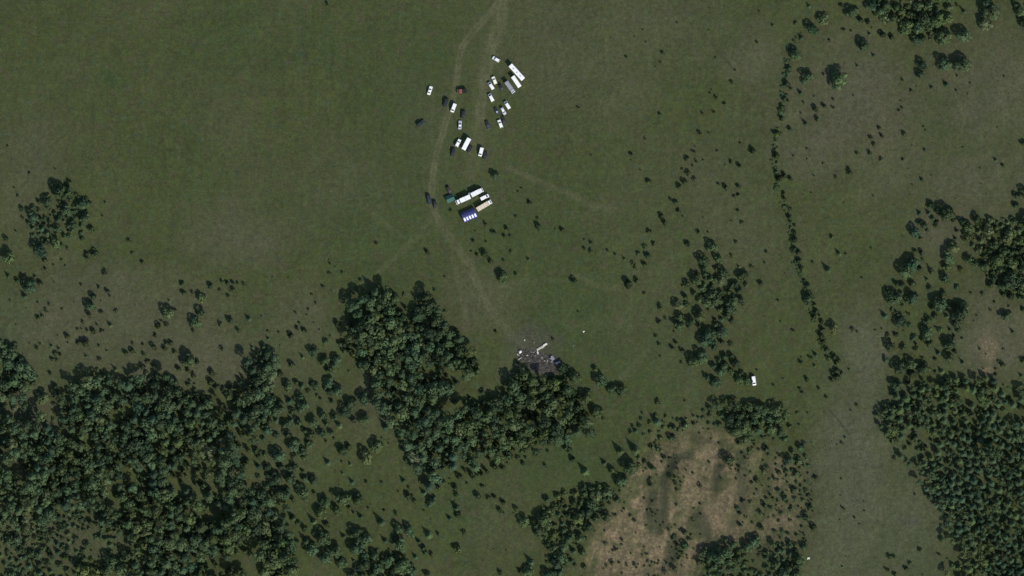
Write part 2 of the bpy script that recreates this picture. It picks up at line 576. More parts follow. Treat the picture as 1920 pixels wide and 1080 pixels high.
for oid, (nm, lab, cat) in enumerate([
        ('meadow', 'wide green and dry brown meadow that fills the photo', 'meadow'),
        ('dirt_track', 'curving pale two-rut dirt track, left one of the fork at top', 'track'),
        ('dirt_track', 'wide faint dirt track running down from the top edge beside the white bus', 'track'),
        ('sand_pit', 'overgrown sandy pit with bare tan slopes at bottom right of centre', 'sand pit'),
        ('burnt_ground', 'grey scorched ground under the aircraft wreckage', 'burnt ground')]):
    f = QUADS[owner == oid]
    used, inv = np.unique(f, return_inverse=True)
    me = mesh_np(nm, V[used], inv.reshape(-1, 4), True)
    attr4(me, 'cover', COVER[used])
    attr4(me, 'wear', WEAR[used])
    me.materials.append(M['ground'])
    o = bpy.data.objects.new(nm, me)
    COL.objects.link(o)
    tag(o, lab, cat, None, 'structure')

# ------------------------------------------------------------------ tree shapes (unit: crown radius 1, height 1)
def quad_cloud(cen, nor, size, r):
    """leaf clumps: one four-cornered blade per centre, facing nor with jitter"""
    n = len(cen)
    nor = nor + r.normal(0, 0.26, (n, 3))
    nor /= np.linalg.norm(nor, axis=1, keepdims=True)
    t = np.cross(nor, r.normal(0, 1, (n, 3)))
    t /= np.linalg.norm(t, axis=1, keepdims=True)
    b = np.cross(nor, t)
    s1 = (size * r.uniform(0.7, 1.35, n))[:, None]
    s2 = (size * r.uniform(0.5, 1.0, n))[:, None]
    q = np.stack([cen + t * s1, cen + b * s2, cen - t * s1, cen - b * s2], 1)
    return q.reshape(-1, 3)


def broad_crown(seed, lobes, per, leaf):
    """union of lobes: leaf clumps lie on the outside of the lumpy crown"""
    r = np.random.default_rng(seed)
    L = [(r.uniform(-.12, .12), r.uniform(-.12, .12), 0.60, 0.54)]
    for k in range(lobes):
        a = 2.399 * k + r.uniform(-0.4, 0.4)
        rr = 0.25 + 0.58 * r.uniform(0, 1)
        lr = r.uniform(0.20, 0.44)
        L.append((rr * math.cos(a), rr * math.sin(a), 0.50 + 0.22 * r.uniform(-1, 1) - 0.15 * rr, lr))
    L = np.array(L)
    cs, ns = [], []
    for k, (x, y, z, lr) in enumerate(L):
        m = int(per * (lr / 0.34) ** 2)
        d = r.normal(0, 1, (m, 3))
        d[:, 2] = np.abs(d[:, 2]) - 0.35
        d /= np.linalg.norm(d, axis=1, keepdims=True)
        cen = np.array([x, y, z]) + d * np.array([lr, lr, lr * 0.55]) * r.uniform(0.93, 1.07, (m, 1))
        keep = np.ones(m, bool)
        for q, (x2, y2, z2, l2) in enumerate(L):
            if q != k:
                u = (cen - np.array([x2, y2, z2])) / np.array([l2, l2, l2 * 0.55])
                keep &= (u * u).sum(1) > 0.80
        cs.append(cen[keep])
        ns.append((d * np.array([1, 1, 1.3]))[keep])
    v = quad_cloud(np.concatenate(cs), np.concatenate(ns), leaf, r)
    v[:, 2] = np.clip(v[:, 2], 0.12, 1.0)
    return v


def spruce_crown(seed, whorls, arms):
    r = np.random.default_rng(seed)
    out = []
    for k in range(whorls):
        t = k / (whorls - 1)
        z = 0.10 + 0.84 * t
        rad = (1 - t) ** 0.85 * 1.0 + 0.05
        n = max(4, int(arms * (1 - 0.55 * t)))
        a0 = r.uniform(0, 6.28)
        for j in range(n):
            a = a0 + 6.283 * (j + r.uniform(-0.3, 0.3)) / n
            rl = rad * r.uniform(0.72, 1.12)
            w = rl * r.uniform(0.20, 0.34)
            dirv = np.array([math.cos(a), math.sin(a), 0])
            side = np.array([-math.sin(a), math.cos(a), 0])
            top = np.array([0, 0, z + 0.05])
            tip = dirv * rl + np.array([0, 0, z - 0.055 - 0.03 * r.uniform()])
            mid = dirv * rl * 0.55 + np.array([0, 0, z + 0.005])
            out += [top, mid + side * w, tip, mid - side * w]
    out += [np.array([-0.05, 0, .9]), np.array([0, 0, 1.0]), np.array([0.05, 0, .9]), np.array([0, 0.05, .85])]
    return np.array(out)


def shrub_crown(seed, lobes, per, leaf):
    v = broad_crown(seed, lobes, per, leaf)
    v[:, 2] = (v[:, 2] - 0.14) / 0.86
    return v


CR = {
    'b': [broad_crown(100 + i, 11, 60, 0.115) for i in range(7)],
    'c': [spruce_crown(200 + i, 11, 11) for i in range(5)],
    's': [shrub_crown(300 + i, 6, 30, 0.17) for i in range(6)],
}
LITE = {
    'b': [broad_crown(400 + i, 9, 36, 0.15) for i in range(7)],
    'c': [spruce_crown(500 + i, 8, 9) for i in range(5)],
    's': [shrub_crown(600 + i, 5, 14, 0.23) for i in range(6)],
}


def lift(vs, z0):
    out = []
    for v in vs:
        w = v.copy()
        w[:, 2] = z0 + (1 - z0) * (w[:, 2] - 0.1) / 0.9
        out.append(w)
    return out


# trees of a closed stand carry their crown only on the upper part of the stem
CR['bf'], CR['cf'] = lift(CR['b'], 0.52), lift(CR['c'], 0.42)
LITE['bf'], LITE['cf'] = lift(LITE['b'], 0.52), lift(LITE['c'], 0.42)


def quads_of(v):
    return np.arange(len(v)).reshape(-1, 4)


def crown_mesh(name, v):
    me = mesh_np(name, v, quads_of(v))
    me.materials.append(M['leaf'])
    return me


CRM = {k: [crown_mesh('crown', v) for v in vs] for k, vs in CR.items()}


def trunk_mesh(seed, h0, limbs):
    r = np.random.default_rng(seed)
    vs, fs = [], []

    def tube(p, q, r0, r1, n=6):
        p, q = np.array(p, float), np.array(q, float)
        d = q - p
        d /= np.linalg.norm(d)
        t = np.cross(d, [0.3, 0.9, 0.2])
        t /= np.linalg.norm(t)
        b = np.cross(d, t)
        o = len(vs)
        for c, rr in ((p, r0), (q, r1)):
            for k in range(n):
                a = 6.2832 * k / n
                vs.append(c + rr * (math.cos(a) * t + math.sin(a) * b) * np.array([1, 1, 1]))
        for k in range(n):
            fs.append([o + k, o + (k + 1) % n, o + n + (k + 1) % n, o + n + k])
    tube((0, 0, -0.05), (0.01, 0.01, h0 * 0.55), 0.075, 0.055)
    tube((0.01, 0.01, h0 * 0.55), (0.0, 0.02, h0), 0.055, 0.02)
    for k in range(limbs):
        a = r.uniform(0, 6.28)
        z = h0 * r.uniform(0.35, 0.7)
        tube((0, 0, z), (0.45 * math.cos(a), 0.45 * math.sin(a), z + 0.18), 0.032, 0.012)
    me = mesh_np('trunk', np.array(vs), np.array(fs), True)
    me.materials.append(M['bark'])
    return me


TRM = {'b': [trunk_mesh(i, 0.72, 5) for i in range(4)], 'c': [trunk_mesh(20 + i, 0.93, 0) for i in range(3)]}

# ------------------------------------------------------------------ where the trees stand
# read off enlargements (four times) of the photograph: origin of the view, then x,y,size of each dark patch
# suffix: none = shrub, b = broadleaf tree, c = spruce
TILES = [
    ((0, 300), """510,150,45 495,220,70b 410,200,120b 330,290,70b 280,300,45 600,310,70b 665,310,40 480,350,80b 155,350,40 235,400,80b 295,430,50
 410,420,90c 610,410,80b 530,460,70b 230,490,70c 295,490,80c 340,540,50b 420,500,60b 470,550,50 675,500,50 605,570,45 270,640,110b 330,600,60
 400,595,80b 440,620,50 325,735,50 640,690,50 705,680,60 640,720,40 35,570,50 45,700,90b 80,735,50 45,850,70c 165,880,60 205,920,90b 250,860,50c
 290,910,50 170,1000,70c 120,890,40 730,940,50c 685,1005,60 660,1060,60 795,970,50 815,1010,30 775,830,40 960,595,35 985,690,25 1060,755,35 600,925,30
 455,740,20 485,785,20 395,780,20 280,1060,18 70,1045,20 1355,915,45 1365,980,50 1435,985,30 1495,1010,70b 1565,930,50 1655,900,35 1695,910,40
 1740,910,40 1740,960,50 1775,915,30 1825,925,35 1640,965,25 1705,1010,40 1260,1045,40c 160,425,25 115,525,20 130,260,25 780,310,20 765,415,20
 330,810,30 365,1075,25 640,280,40 560,250,30 360,450,50 560,330,40 510,520,40 205,460,40 100,200,20 215,90,25 410,60,20 500,650,30"""),
    ((0, 540), """340,160,35 310,200,30 275,210,40 460,150,20 655,110,70b 655,180,60 750,170,35 865,165,30 490,345,60 575,300,25 615,245,30
 650,310,35 690,310,45 720,265,30 755,310,35 815,260,60c 605,300,20 580,400,40 625,390,70 505,405,20 375,420,50c 430,440,50c 405,475,40 440,490,35
 380,525,35 415,530,35 295,410,20 270,440,35 635,495,50c 735,520,30 795,460,35c 735,425,25 580,575,30c 720,600,30 850,590,70c 685,640,35 800,660,80b
 710,700,60 930,470,45 980,455,45 990,410,25 1065,415,25 1140,425,60 1070,485,35 1100,540,35 1145,575,45 1160,345,35 1180,265,45 1205,240,25 1240,265,40
 1240,160,80b 1300,155,40 1495,165,70b 1445,230,80b 1440,270,40 1440,310,40 1645,255,40 1715,230,55 1775,305,40 1850,210,70c 1880,430,50c 1655,445,35
 1390,500,120b 1330,590,50 1400,600,50 1440,640,40 1300,465,40 1240,400,40 1225,435,40 1270,400,35 1465,545,40 1575,620,60 1565,690,60 1610,720,60
 1410,690,30 1835,575,60 60,460,100b 130,550,120b 180,590,120b 80,650,120b 230,690,60 400,720,60 300,800,80b 370,630,40 395,860,30 20,440,90b 20,700,90b
 1690,780,80b 1140,690,90b 1270,690,90b 1030,720,60b 530,800,90b 640,780,80b"""),
    ((0, 810), """330,570,120b 285,640,80b 235,720,60c 165,730,40 110,780,70b 50,780,70b 610,630,50c 710,645,40c 500,690,50c 420,760,60c 540,545,20
 300,800,40 90,830,50b 170,830,50b 270,1020,110c 100,1000,60c 480,925,50 400,720,30 560,780,40 640,830,50b 350,870,50 450,850,40 620,720,30 1050,800,120b 1120,830,130b 1150,880,110b 600,990,130b 660,1040,120b 800,930,120b 870,980,130b 930,900,100b 770,1010,110b"""),
    ((480, 540), """80,365,50c 85,315,25 165,325,20 245,335,60 300,290,35 345,300,40 320,255,30 290,178,20 385,150,30 445,108,25 410,40,25 378,195,20
 430,255,15 40,205,15 370,318,25 35,420,60 70,465,80b 100,550,60 160,620,70 410,455,70b 335,500,60c 255,560,55 495,520,70b 580,520,80b 540,590,70 690,615,35c
 45,705,120b 215,710,80b 290,695,50 415,695,55 520,690,70b 590,740,80b 530,760,70 385,765,35 480,825,30 450,795,30 325,850,110b 130,870,110b 560,840,40
 780,800,90b 250,970,60c 410,980,70b 480,930,70b 600,1000,100c 650,900,80b 690,840,80b 800,960,70b 720,970,60 950,1010,100c 200,1010,60 60,1040,80b
 350,1050,60 30,950,80b 20,850,60b 595,245,55 640,235,25 1255,20,30 1490,300,40 1395,280,50 1790,320,30 1620,515,70 1640,600,70 1480,680,90c 1590,810,45
 1695,780,40 1745,805,30 1480,840,50 1560,860,40 1890,650,80c
 790,240,190b 900,60,130b 1010,50,100b 960,130,120b 1250,100,130b 1190,170,90b 1080,200,80b 1220,270,90b 960,430,130b 1140,450,150b 1350,420,120b 1500,430,110b
 1220,360,80b 790,530,110b 1270,700,150b 1380,710,120b 650,400,70 650,450,70 690,260,60"""),
    ((480, 810), """135,140,120b 260,70,90b 380,60,50 330,120,70b 345,170,60 60,250,60 270,235,70 130,320,90b 230,320,90b 340,280,40 410,335,80b
 150,430,110b 320,420,100b 200,440,80b 20,440,100b 20,530,90b 265,490,50 520,205,80c 630,110,80b 680,90,60 805,155,100b 880,80,90b 695,225,50c 640,300,40c
 705,355,70c 825,365,30 940,372,25 430,445,40 625,460,110b 500,500,80b 740,480,90b 460,570,90b 590,560,70b 690,555,40 720,590,50c 770,615,70c 250,610,110c
 130,610,70b 410,640,100c 345,700,70 520,675,50 910,640,120c 1040,600,35 955,580,25 835,560,25 1090,345,70c 1140,410,25 1130,460,60 1180,505,40 1240,430,80c
 1300,500,70b 1290,390,60 1360,405,40 1480,540,90c 1505,595,50 1435,625,70c 1255,580,20 480,760,100b 345,780,120c 400,850,90b 570,860,100b 500,910,90b
 620,950,80b 640,760,70c 720,720,100b 790,780,100b 720,840,100b 950,790,80c 1050,700,80b 1130,710,80b 1060,810,100b 1030,780,60 1270,740,100c 1205,800,70c
 1240,850,60 1355,750,40 1500,860,70 1550,740,40 1180,915,70c 1260,890,50 1310,905,40 1650,460,60 1735,480,35 1780,475,40 1840,510,50 1815,570,50
 1820,1040,45 1060,440,20 1080,115,35 1080,70,35 520,60,25 580,40,25 990,80,20 940,40,20 640,215,25 1480,400,60 50,690,100b 130,760,80b 230,820,110b
 100,850,140b 90,920,140b 250,1000,100b 50,1020,90b 800,960,80b 870,900,70b 890,990,90b 970,940,90b 1070,960,120b 1150,1020,80b 1000,1050,80b 860,1050,70b
 780,1050,60b 1270,1050,60 920,1060,70b 720,950,50c"""),
    ((960, 540), """1100,130,50 1225,105,70b 1285,45,60 1310,120,35 1090,235,55 1145,220,25 1070,350,30 1095,410,35 1105,505,20 1195,435,45 1240,200,60b
 1230,255,80b 1320,235,80b 1390,185,80b 1440,80,80b 1510,60,80b 1480,20,80b 1610,120,90b 1640,80,70b 1600,190,60 1720,105,40 1610,10,60 1690,10,50
 1510,225,40 1465,155,25 1440,310,110b 1550,300,90b 1420,370,80b 1500,420,60 1560,385,50 1340,510,110b 1400,490,90b 1265,455,50 1220,395,40 1260,550,25
 1630,490,60 1655,540,80b 1570,560,80b 1540,600,80b 1620,590,60 1500,680,80b 1430,630,30 1680,660,80b 1740,670,70b 1630,410,40 490,170,25 300,375,30
 605,590,55 640,665,90b 725,735,70b 800,745,80b 610,900,80b 530,790,90b 460,870,100b 430,980,80b 1080,840,40 1060,970,100c 970,930,30 965,975,30
 910,1050,70c 1280,1000,80 1200,1030,60 1470,880,60 985,30,25 1210,320,20 1830,605,20 1290,840,20 1610,950,100b 1700,990,120b 1790,930,100b 1850,970,80b
 1900,950,80b 1650,1040,100b 1760,1050,90b 60,620,110b 200,710,110b 430,630,110b 360,580,70b 290,690,90b 120,740,90b 20,850,90b"""),
    ((960, 270), """1300,95,35 1375,120,30 1310,205,40 1360,255,30 1280,270,55 1240,300,60 1270,180,20 1355,50,30 1350,155,20 1010,265,45 885,65,35
 890,118,15 1215,425,45 1180,405,30 1240,490,35 1105,520,55 1130,570,60 1275,535,20 1015,640,40 1050,735,35 985,760,40 1005,825,50 935,810,35 980,885,50
 900,885,40 915,910,35 830,845,55c 765,815,45c 710,790,30 535,775,35 580,790,35 585,730,35 535,705,35c 185,600,55 185,550,25 365,630,35 320,632,15
 120,425,35 65,325,20 110,850,50c 20,965,30 20,535,25 455,1005,60 850,1020,80 925,1010,50 1305,730,40 1390,650,35 1465,655,20 1480,745,80b 1415,845,80b
 1530,840,70b 1570,940,90b 1360,990,90b 1420,920,60 1440,990,40 1385,965,40 1490,1040,50 1540,1000,80b 1690,905,50c 1700,970,70b 1740,960,50 1640,1040,60
 1670,725,30 1640,825,35 1690,490,30 1640,570,20 1715,577,30 1590,310,60 1690,305,35 1540,292,30 1660,385,30 1690,372,35 1695,150,45 1640,125,30
 1595,150,15 1790,40,50 1430,548,12 1535,45,15 1790,910,30 1855,1035,40 1890,885,20 1900,800,25 590,80,15 960,190,15 275,425,12 40,350,15 1270,1055,20"""),
    ((480, 270), """895,735,35 1270,795,50 550,890,30 545,960,25 640,955,20 590,915,15 775,1010,30 495,1060,25 740,1075,20 1770,650,40 1720,725,25
 1620,720,35 1650,820,30 1610,800,15 1700,810,60 1745,860,55 1825,965,80b 1850,865,30 1905,800,25 1855,675,35 1870,620,40 1900,680,25 1710,590,30
 1455,488,25 1640,645,15 1410,990,20 1775,210,65b"""),
    ((1440, 0), """295,30,55c 395,115,70b 540,30,35 605,60,80b 680,130,60 740,155,45 750,240,50c 310,190,90b 265,180,45c 235,265,60c 200,165,25
 30,180,20 185,380,90b 235,405,30 145,500,50 270,550,90b 490,560,120b 125,610,60 160,655,35 230,680,55c 690,310,100b 660,480,50c 780,400,50c 845,240,60
 910,265,50 1135,460,80b 1125,545,70b 1300,450,100b 1430,450,110b 1215,640,50c 1320,615,60c 1435,235,110b 1450,60,80c 1410,30,30 1605,150,80b
 1640,50,120b 1620,10,80b 1870,60,80b 1900,150,80b 1840,20,60 340,715,30c 410,780,45 340,800,60 260,760,30 240,840,25 485,735,25 480,800,25 265,905,70c
 360,880,45 155,955,45 90,870,50 95,790,40 50,990,50 110,730,40 140,740,30 75,810,30 635,710,20 1000,590,25 1000,800,30 975,820,25 825,950,40 840,1005,45
 760,1020,40 1010,990,45 1160,945,20 1175,970,15 785,1070,30 455,295,20 560,215,25 615,225,20 410,550,25 1415,560,20 1405,670,20 1070,670,25 1765,565,20
 1905,1060,50 760,20,80b 820,60,90b 850,110,70b 940,30,80b 980,60,80b 1100,20,80b 1190,15,70b 1130,100,110b 1010,170,90b 1100,180,90b 1240,120,100b
 1310,110,90b 1290,240,110b 1200,230,60 1090,270,80b 1190,150,70 980,110,60 870,20,70b 1150,270,60b"""),
    ((1440, 270), """45,70,60 60,130,40c 45,190,60c 65,230,70 110,220,50 160,245,35 110,360,35 115,400,35 155,475,35 145,535,50 155,570,30 190,600,30
 185,650,50 180,700,60 190,770,40 215,800,40 215,860,50 235,910,50 260,1010,40 285,1050,50 470,685,40 515,800,70c 580,820,25 425,915,90c 770,775,20
 600,195,50 410,140,20 340,232,20 500,240,30 285,28,20 185,85,20 290,108,15 660,60,35 750,50,45 845,105,35 1005,108,25 1170,35,25 1140,250,50c 1220,230,15
 1695,105,50c 1755,150,30 330,880,20 85,830,12 700,1000,20 1060,375,12 1080,300,15 790,5,20 1455,20,15 1635,370,12 1210,430,60 1190,500,60c 1120,500,60c
 1150,590,70 1080,635,80b 1130,690,40 1250,570,45 1310,490,110b 1350,480,60 1395,540,35 1090,790,40 1140,800,50 1050,870,110b 1000,920,110b 1120,915,60
 1180,1000,50c 950,1030,60 1070,1030,60 990,1040,50 880,1070,40 1390,690,60c 1360,750,90b 1330,820,90b 1410,750,40 1320,900,70b 1310,990,70b 1490,845,70b
 1440,930,40 1550,545,70b 1460,590,60 1490,610,70b 1510,660,60 1620,620,90b 1690,610,60 1780,570,60c 1850,370,60 1835,440,60 1905,340,90b 1910,560,120b
 1910,740,60 1790,640,80b 1830,665,60 1680,730,70b 1770,690,80b 1610,775,60 1750,790,70b 1840,785,60 1690,840,110b 1810,870,80b 1610,900,70b 1720,920,70b
 1820,940,60 1900,880,110b 1660,950,40 1790,990,110b 1730,1040,80b 1650,1040,60 1900,1060,100b 1860,1000,70b 1460,700,40 1410,640,40 1155,860,25"""),
    ((1440, 540), """285,60,70b 330,110,50 350,160,50 330,200,50 375,195,30 390,240,40 395,290,50 470,280,80b 385,340,60 400,390,50 430,450,50
 340,480,70c 480,500,60 500,540,60 440,510,40 340,570,45c 310,510,40 235,540,45 470,620,50 500,600,50 500,650,60 545,625,30 465,680,40 280,670,40 600,600,40c
 230,745,30 250,775,25 370,740,25 430,805,30 35,720,25 110,675,15 70,85,25 90,245,15 180,310,25 625,300,35 665,320,20 615,910,20 295,930,15 230,1020,25
 660,870,25 910,40,110b 960,60,60 1060,50,90b 855,185,80c 970,220,80b 940,170,40 1045,185,30 1265,90,100b 1230,60,60c 1330,120,60 1220,130,50 1190,220,60
 1395,170,130b 1440,120,90b 1160,305,100b 1350,295,50c 1390,350,30 1330,390,100b 1190,400,60 1145,375,40 1260,465,70c 1100,410,40 1090,450,25 895,410,80b
 890,345,40 945,340,40 1340,500,80b 1390,460,40 1445,540,60c 1285,605,70c 960,570,100b 1050,540,90b 1140,575,90b 1060,620,70b 1030,690,40 940,705,90b
 800,310,20 850,300,20 1010,315,15 1250,285,20 1450,370,20 1145,515,20 920,870,50 850,910,50 940,780,25 1765,185,70b 1660,155,25 1560,200,20 1540,240,12
 1800,130,20 1820,310,60c 1575,440,50c 1900,525,60 1885,640,60c 1745,560,50 1720,540,20 1760,450,20 1630,490,15 1610,600,20 1700,600,25 1700,640,30
 1515,30,20 1690,95,25 1600,30,30 1900,150,40 1750,30,50 1800,40,60 1900,40,80b"""),
    ((1440, 810), """100,20,80 230,100,60 165,130,60 130,190,80b 75,165,40 210,200,60 270,165,40 260,235,30 200,290,60 120,280,50 70,290,50 40,340,40
 110,480,60 170,410,60 75,430,40 350,330,30 290,460,50 300,550,50 270,620,60 10,460,30 170,550,30 330,690,60 150,830,60 245,840,60 70,870,60 200,930,90b
 40,960,80b 130,990,90b 180,1030,100b 90,1040,80b 570,30,40c 550,75,25 515,90,15 475,65,10 940,185,30 545,345,20 1095,460,25 550,560,25 570,575,20
 640,635,25 720,585,15 715,515,12 900,920,45 940,930,35 1130,870,40 1275,910,25 1055,970,30 1020,1010,40 885,1020,40 940,1055,40 550,1000,35c 535,650,15
 680,685,15 1305,985,15 540,470,12"""),
    ((960, 810), """410,110,60 440,185,60 240,240,30 520,260,110c 160,135,40 100,110,40 780,105,120c 890,90,140c 675,210,70c 735,265,70 860,230,110b
 800,340,80b 790,380,60 610,445,80b 690,420,80b 570,510,100b 540,560,110b 470,620,90b 690,610,70b 550,680,90b 250,560,90c 210,620,110b 180,700,100b
 70,650,70b 20,560,50 400,770,90b 360,630,50 270,850,60 340,910,90b 310,960,80b 250,1040,90b 340,1030,70b 115,940,110c 100,1020,80b 50,1030,50 510,880,70
 530,995,50 460,980,40 1030,380,50 1040,250,60 1130,180,40 985,490,25 1225,540,25 1260,400,15 1400,390,40 1605,190,70b 1635,240,30 1350,300,30 1475,220,30
 1190,780,60c 1230,830,50 1290,830,60 1280,740,50 1320,790,40 880,615,30 820,590,25 915,660,35 695,825,35 690,735,20 740,970,40 700,990,35 855,990,30
 820,1055,20 1150,970,50c 1210,1010,50 1140,1040,40 1420,870,70b 1470,900,80b 1520,900,120b 1590,870,90b 1680,930,70b 1640,820,70b 1740,830,90b 1790,790,90b
 1620,960,50 1390,960,50 1720,980,50 1700,600,40 1700,680,50 1720,500,50 1680,560,40 1860,700,50 1850,590,40 1880,530,60 1820,345,50 1880,280,50 1775,130,40
 1720,150,30 1890,110,60 1040,100,50 1100,30,50 1180,20,60 1080,110,40 1400,5,25 1550,80,20 1490,45,15 1690,70,50 1730,30,70b"""),
]
trees = []          # dict: base pixel, kind, radius m, height m


def add_tree(px, py, kind, r, h, fill=False):
    trees.append(dict(px=px, py=py, k=kind, r=r, h=h, fill=fill))


for (ox, oy), txt in TILES:
    for tok in txt.split():
        k = 's'
        if tok[-1] in 'bc':
            k = tok[-1]
            tok = tok[:-1]
        x, y, L_ = (float(t) for t in tok.split(','))
        lm = L_ / 4 * S                      # length of the dark patch in metres
        x = ox + x / 4
        y = oy + y / 4
        j = random.uniform(0.92, 1.08)
        if k == 's':
            lm *= 1.10
            h, r = lm * 0.70 * j, lm * 0.42 * j
            d = 0.42 * lm
        elif k == 'c':
            h, r = lm * 0.80 * j, lm * 0.29 * j
            d = 0.45 * lm
        else:
            h, r = lm * 0.84 * j, lm * 0.54 * j
            d = 0.46 * lm
        add_tree(x + SUNIMG[0] * d / S, y + SUNIMG[1] * d / S, k, r, h)
# a few more read at three times enlargement, photo pixels
for x, y, L_ in [(1173, 105, 8), (1241, 97, 10), (1237, 115, 6), (1083, 200, 7), (1208, 258, 8), (1182, 286, 8), (1189, 68, 4), (1210, 78, 5), (1228, 124, 4),
                 (1204, 55, 4), (1269, 41, 5), (1236, 212, 8), (1328, 55, 5), (1418, 77, 7), (1422, 20, 6), (1447, 45, 6), (1370, 152, 10), (1377, 130, 5),
                 (1340, 107, 5), (1340, 180, 8), (1357, 192, 9), (1330, 173, 6), (1337, 208, 8), (1315, 210, 8), (1310, 247, 12), (1328, 248, 7), (1408, 280, 12),
                 (1387, 267, 7), (1368, 302, 8), (1384, 307, 10), (1343, 282, 5), (1358, 348, 12), (1382, 347, 10), (13, 272, 5), (612, 5, 9)]:
    lm = L_ * S
    add_tree(x + SUNIMG[0] * 0.42 * L_, y + SUNIMG[1] * 0.42 * L_, 's', lm * .37, lm * .74)

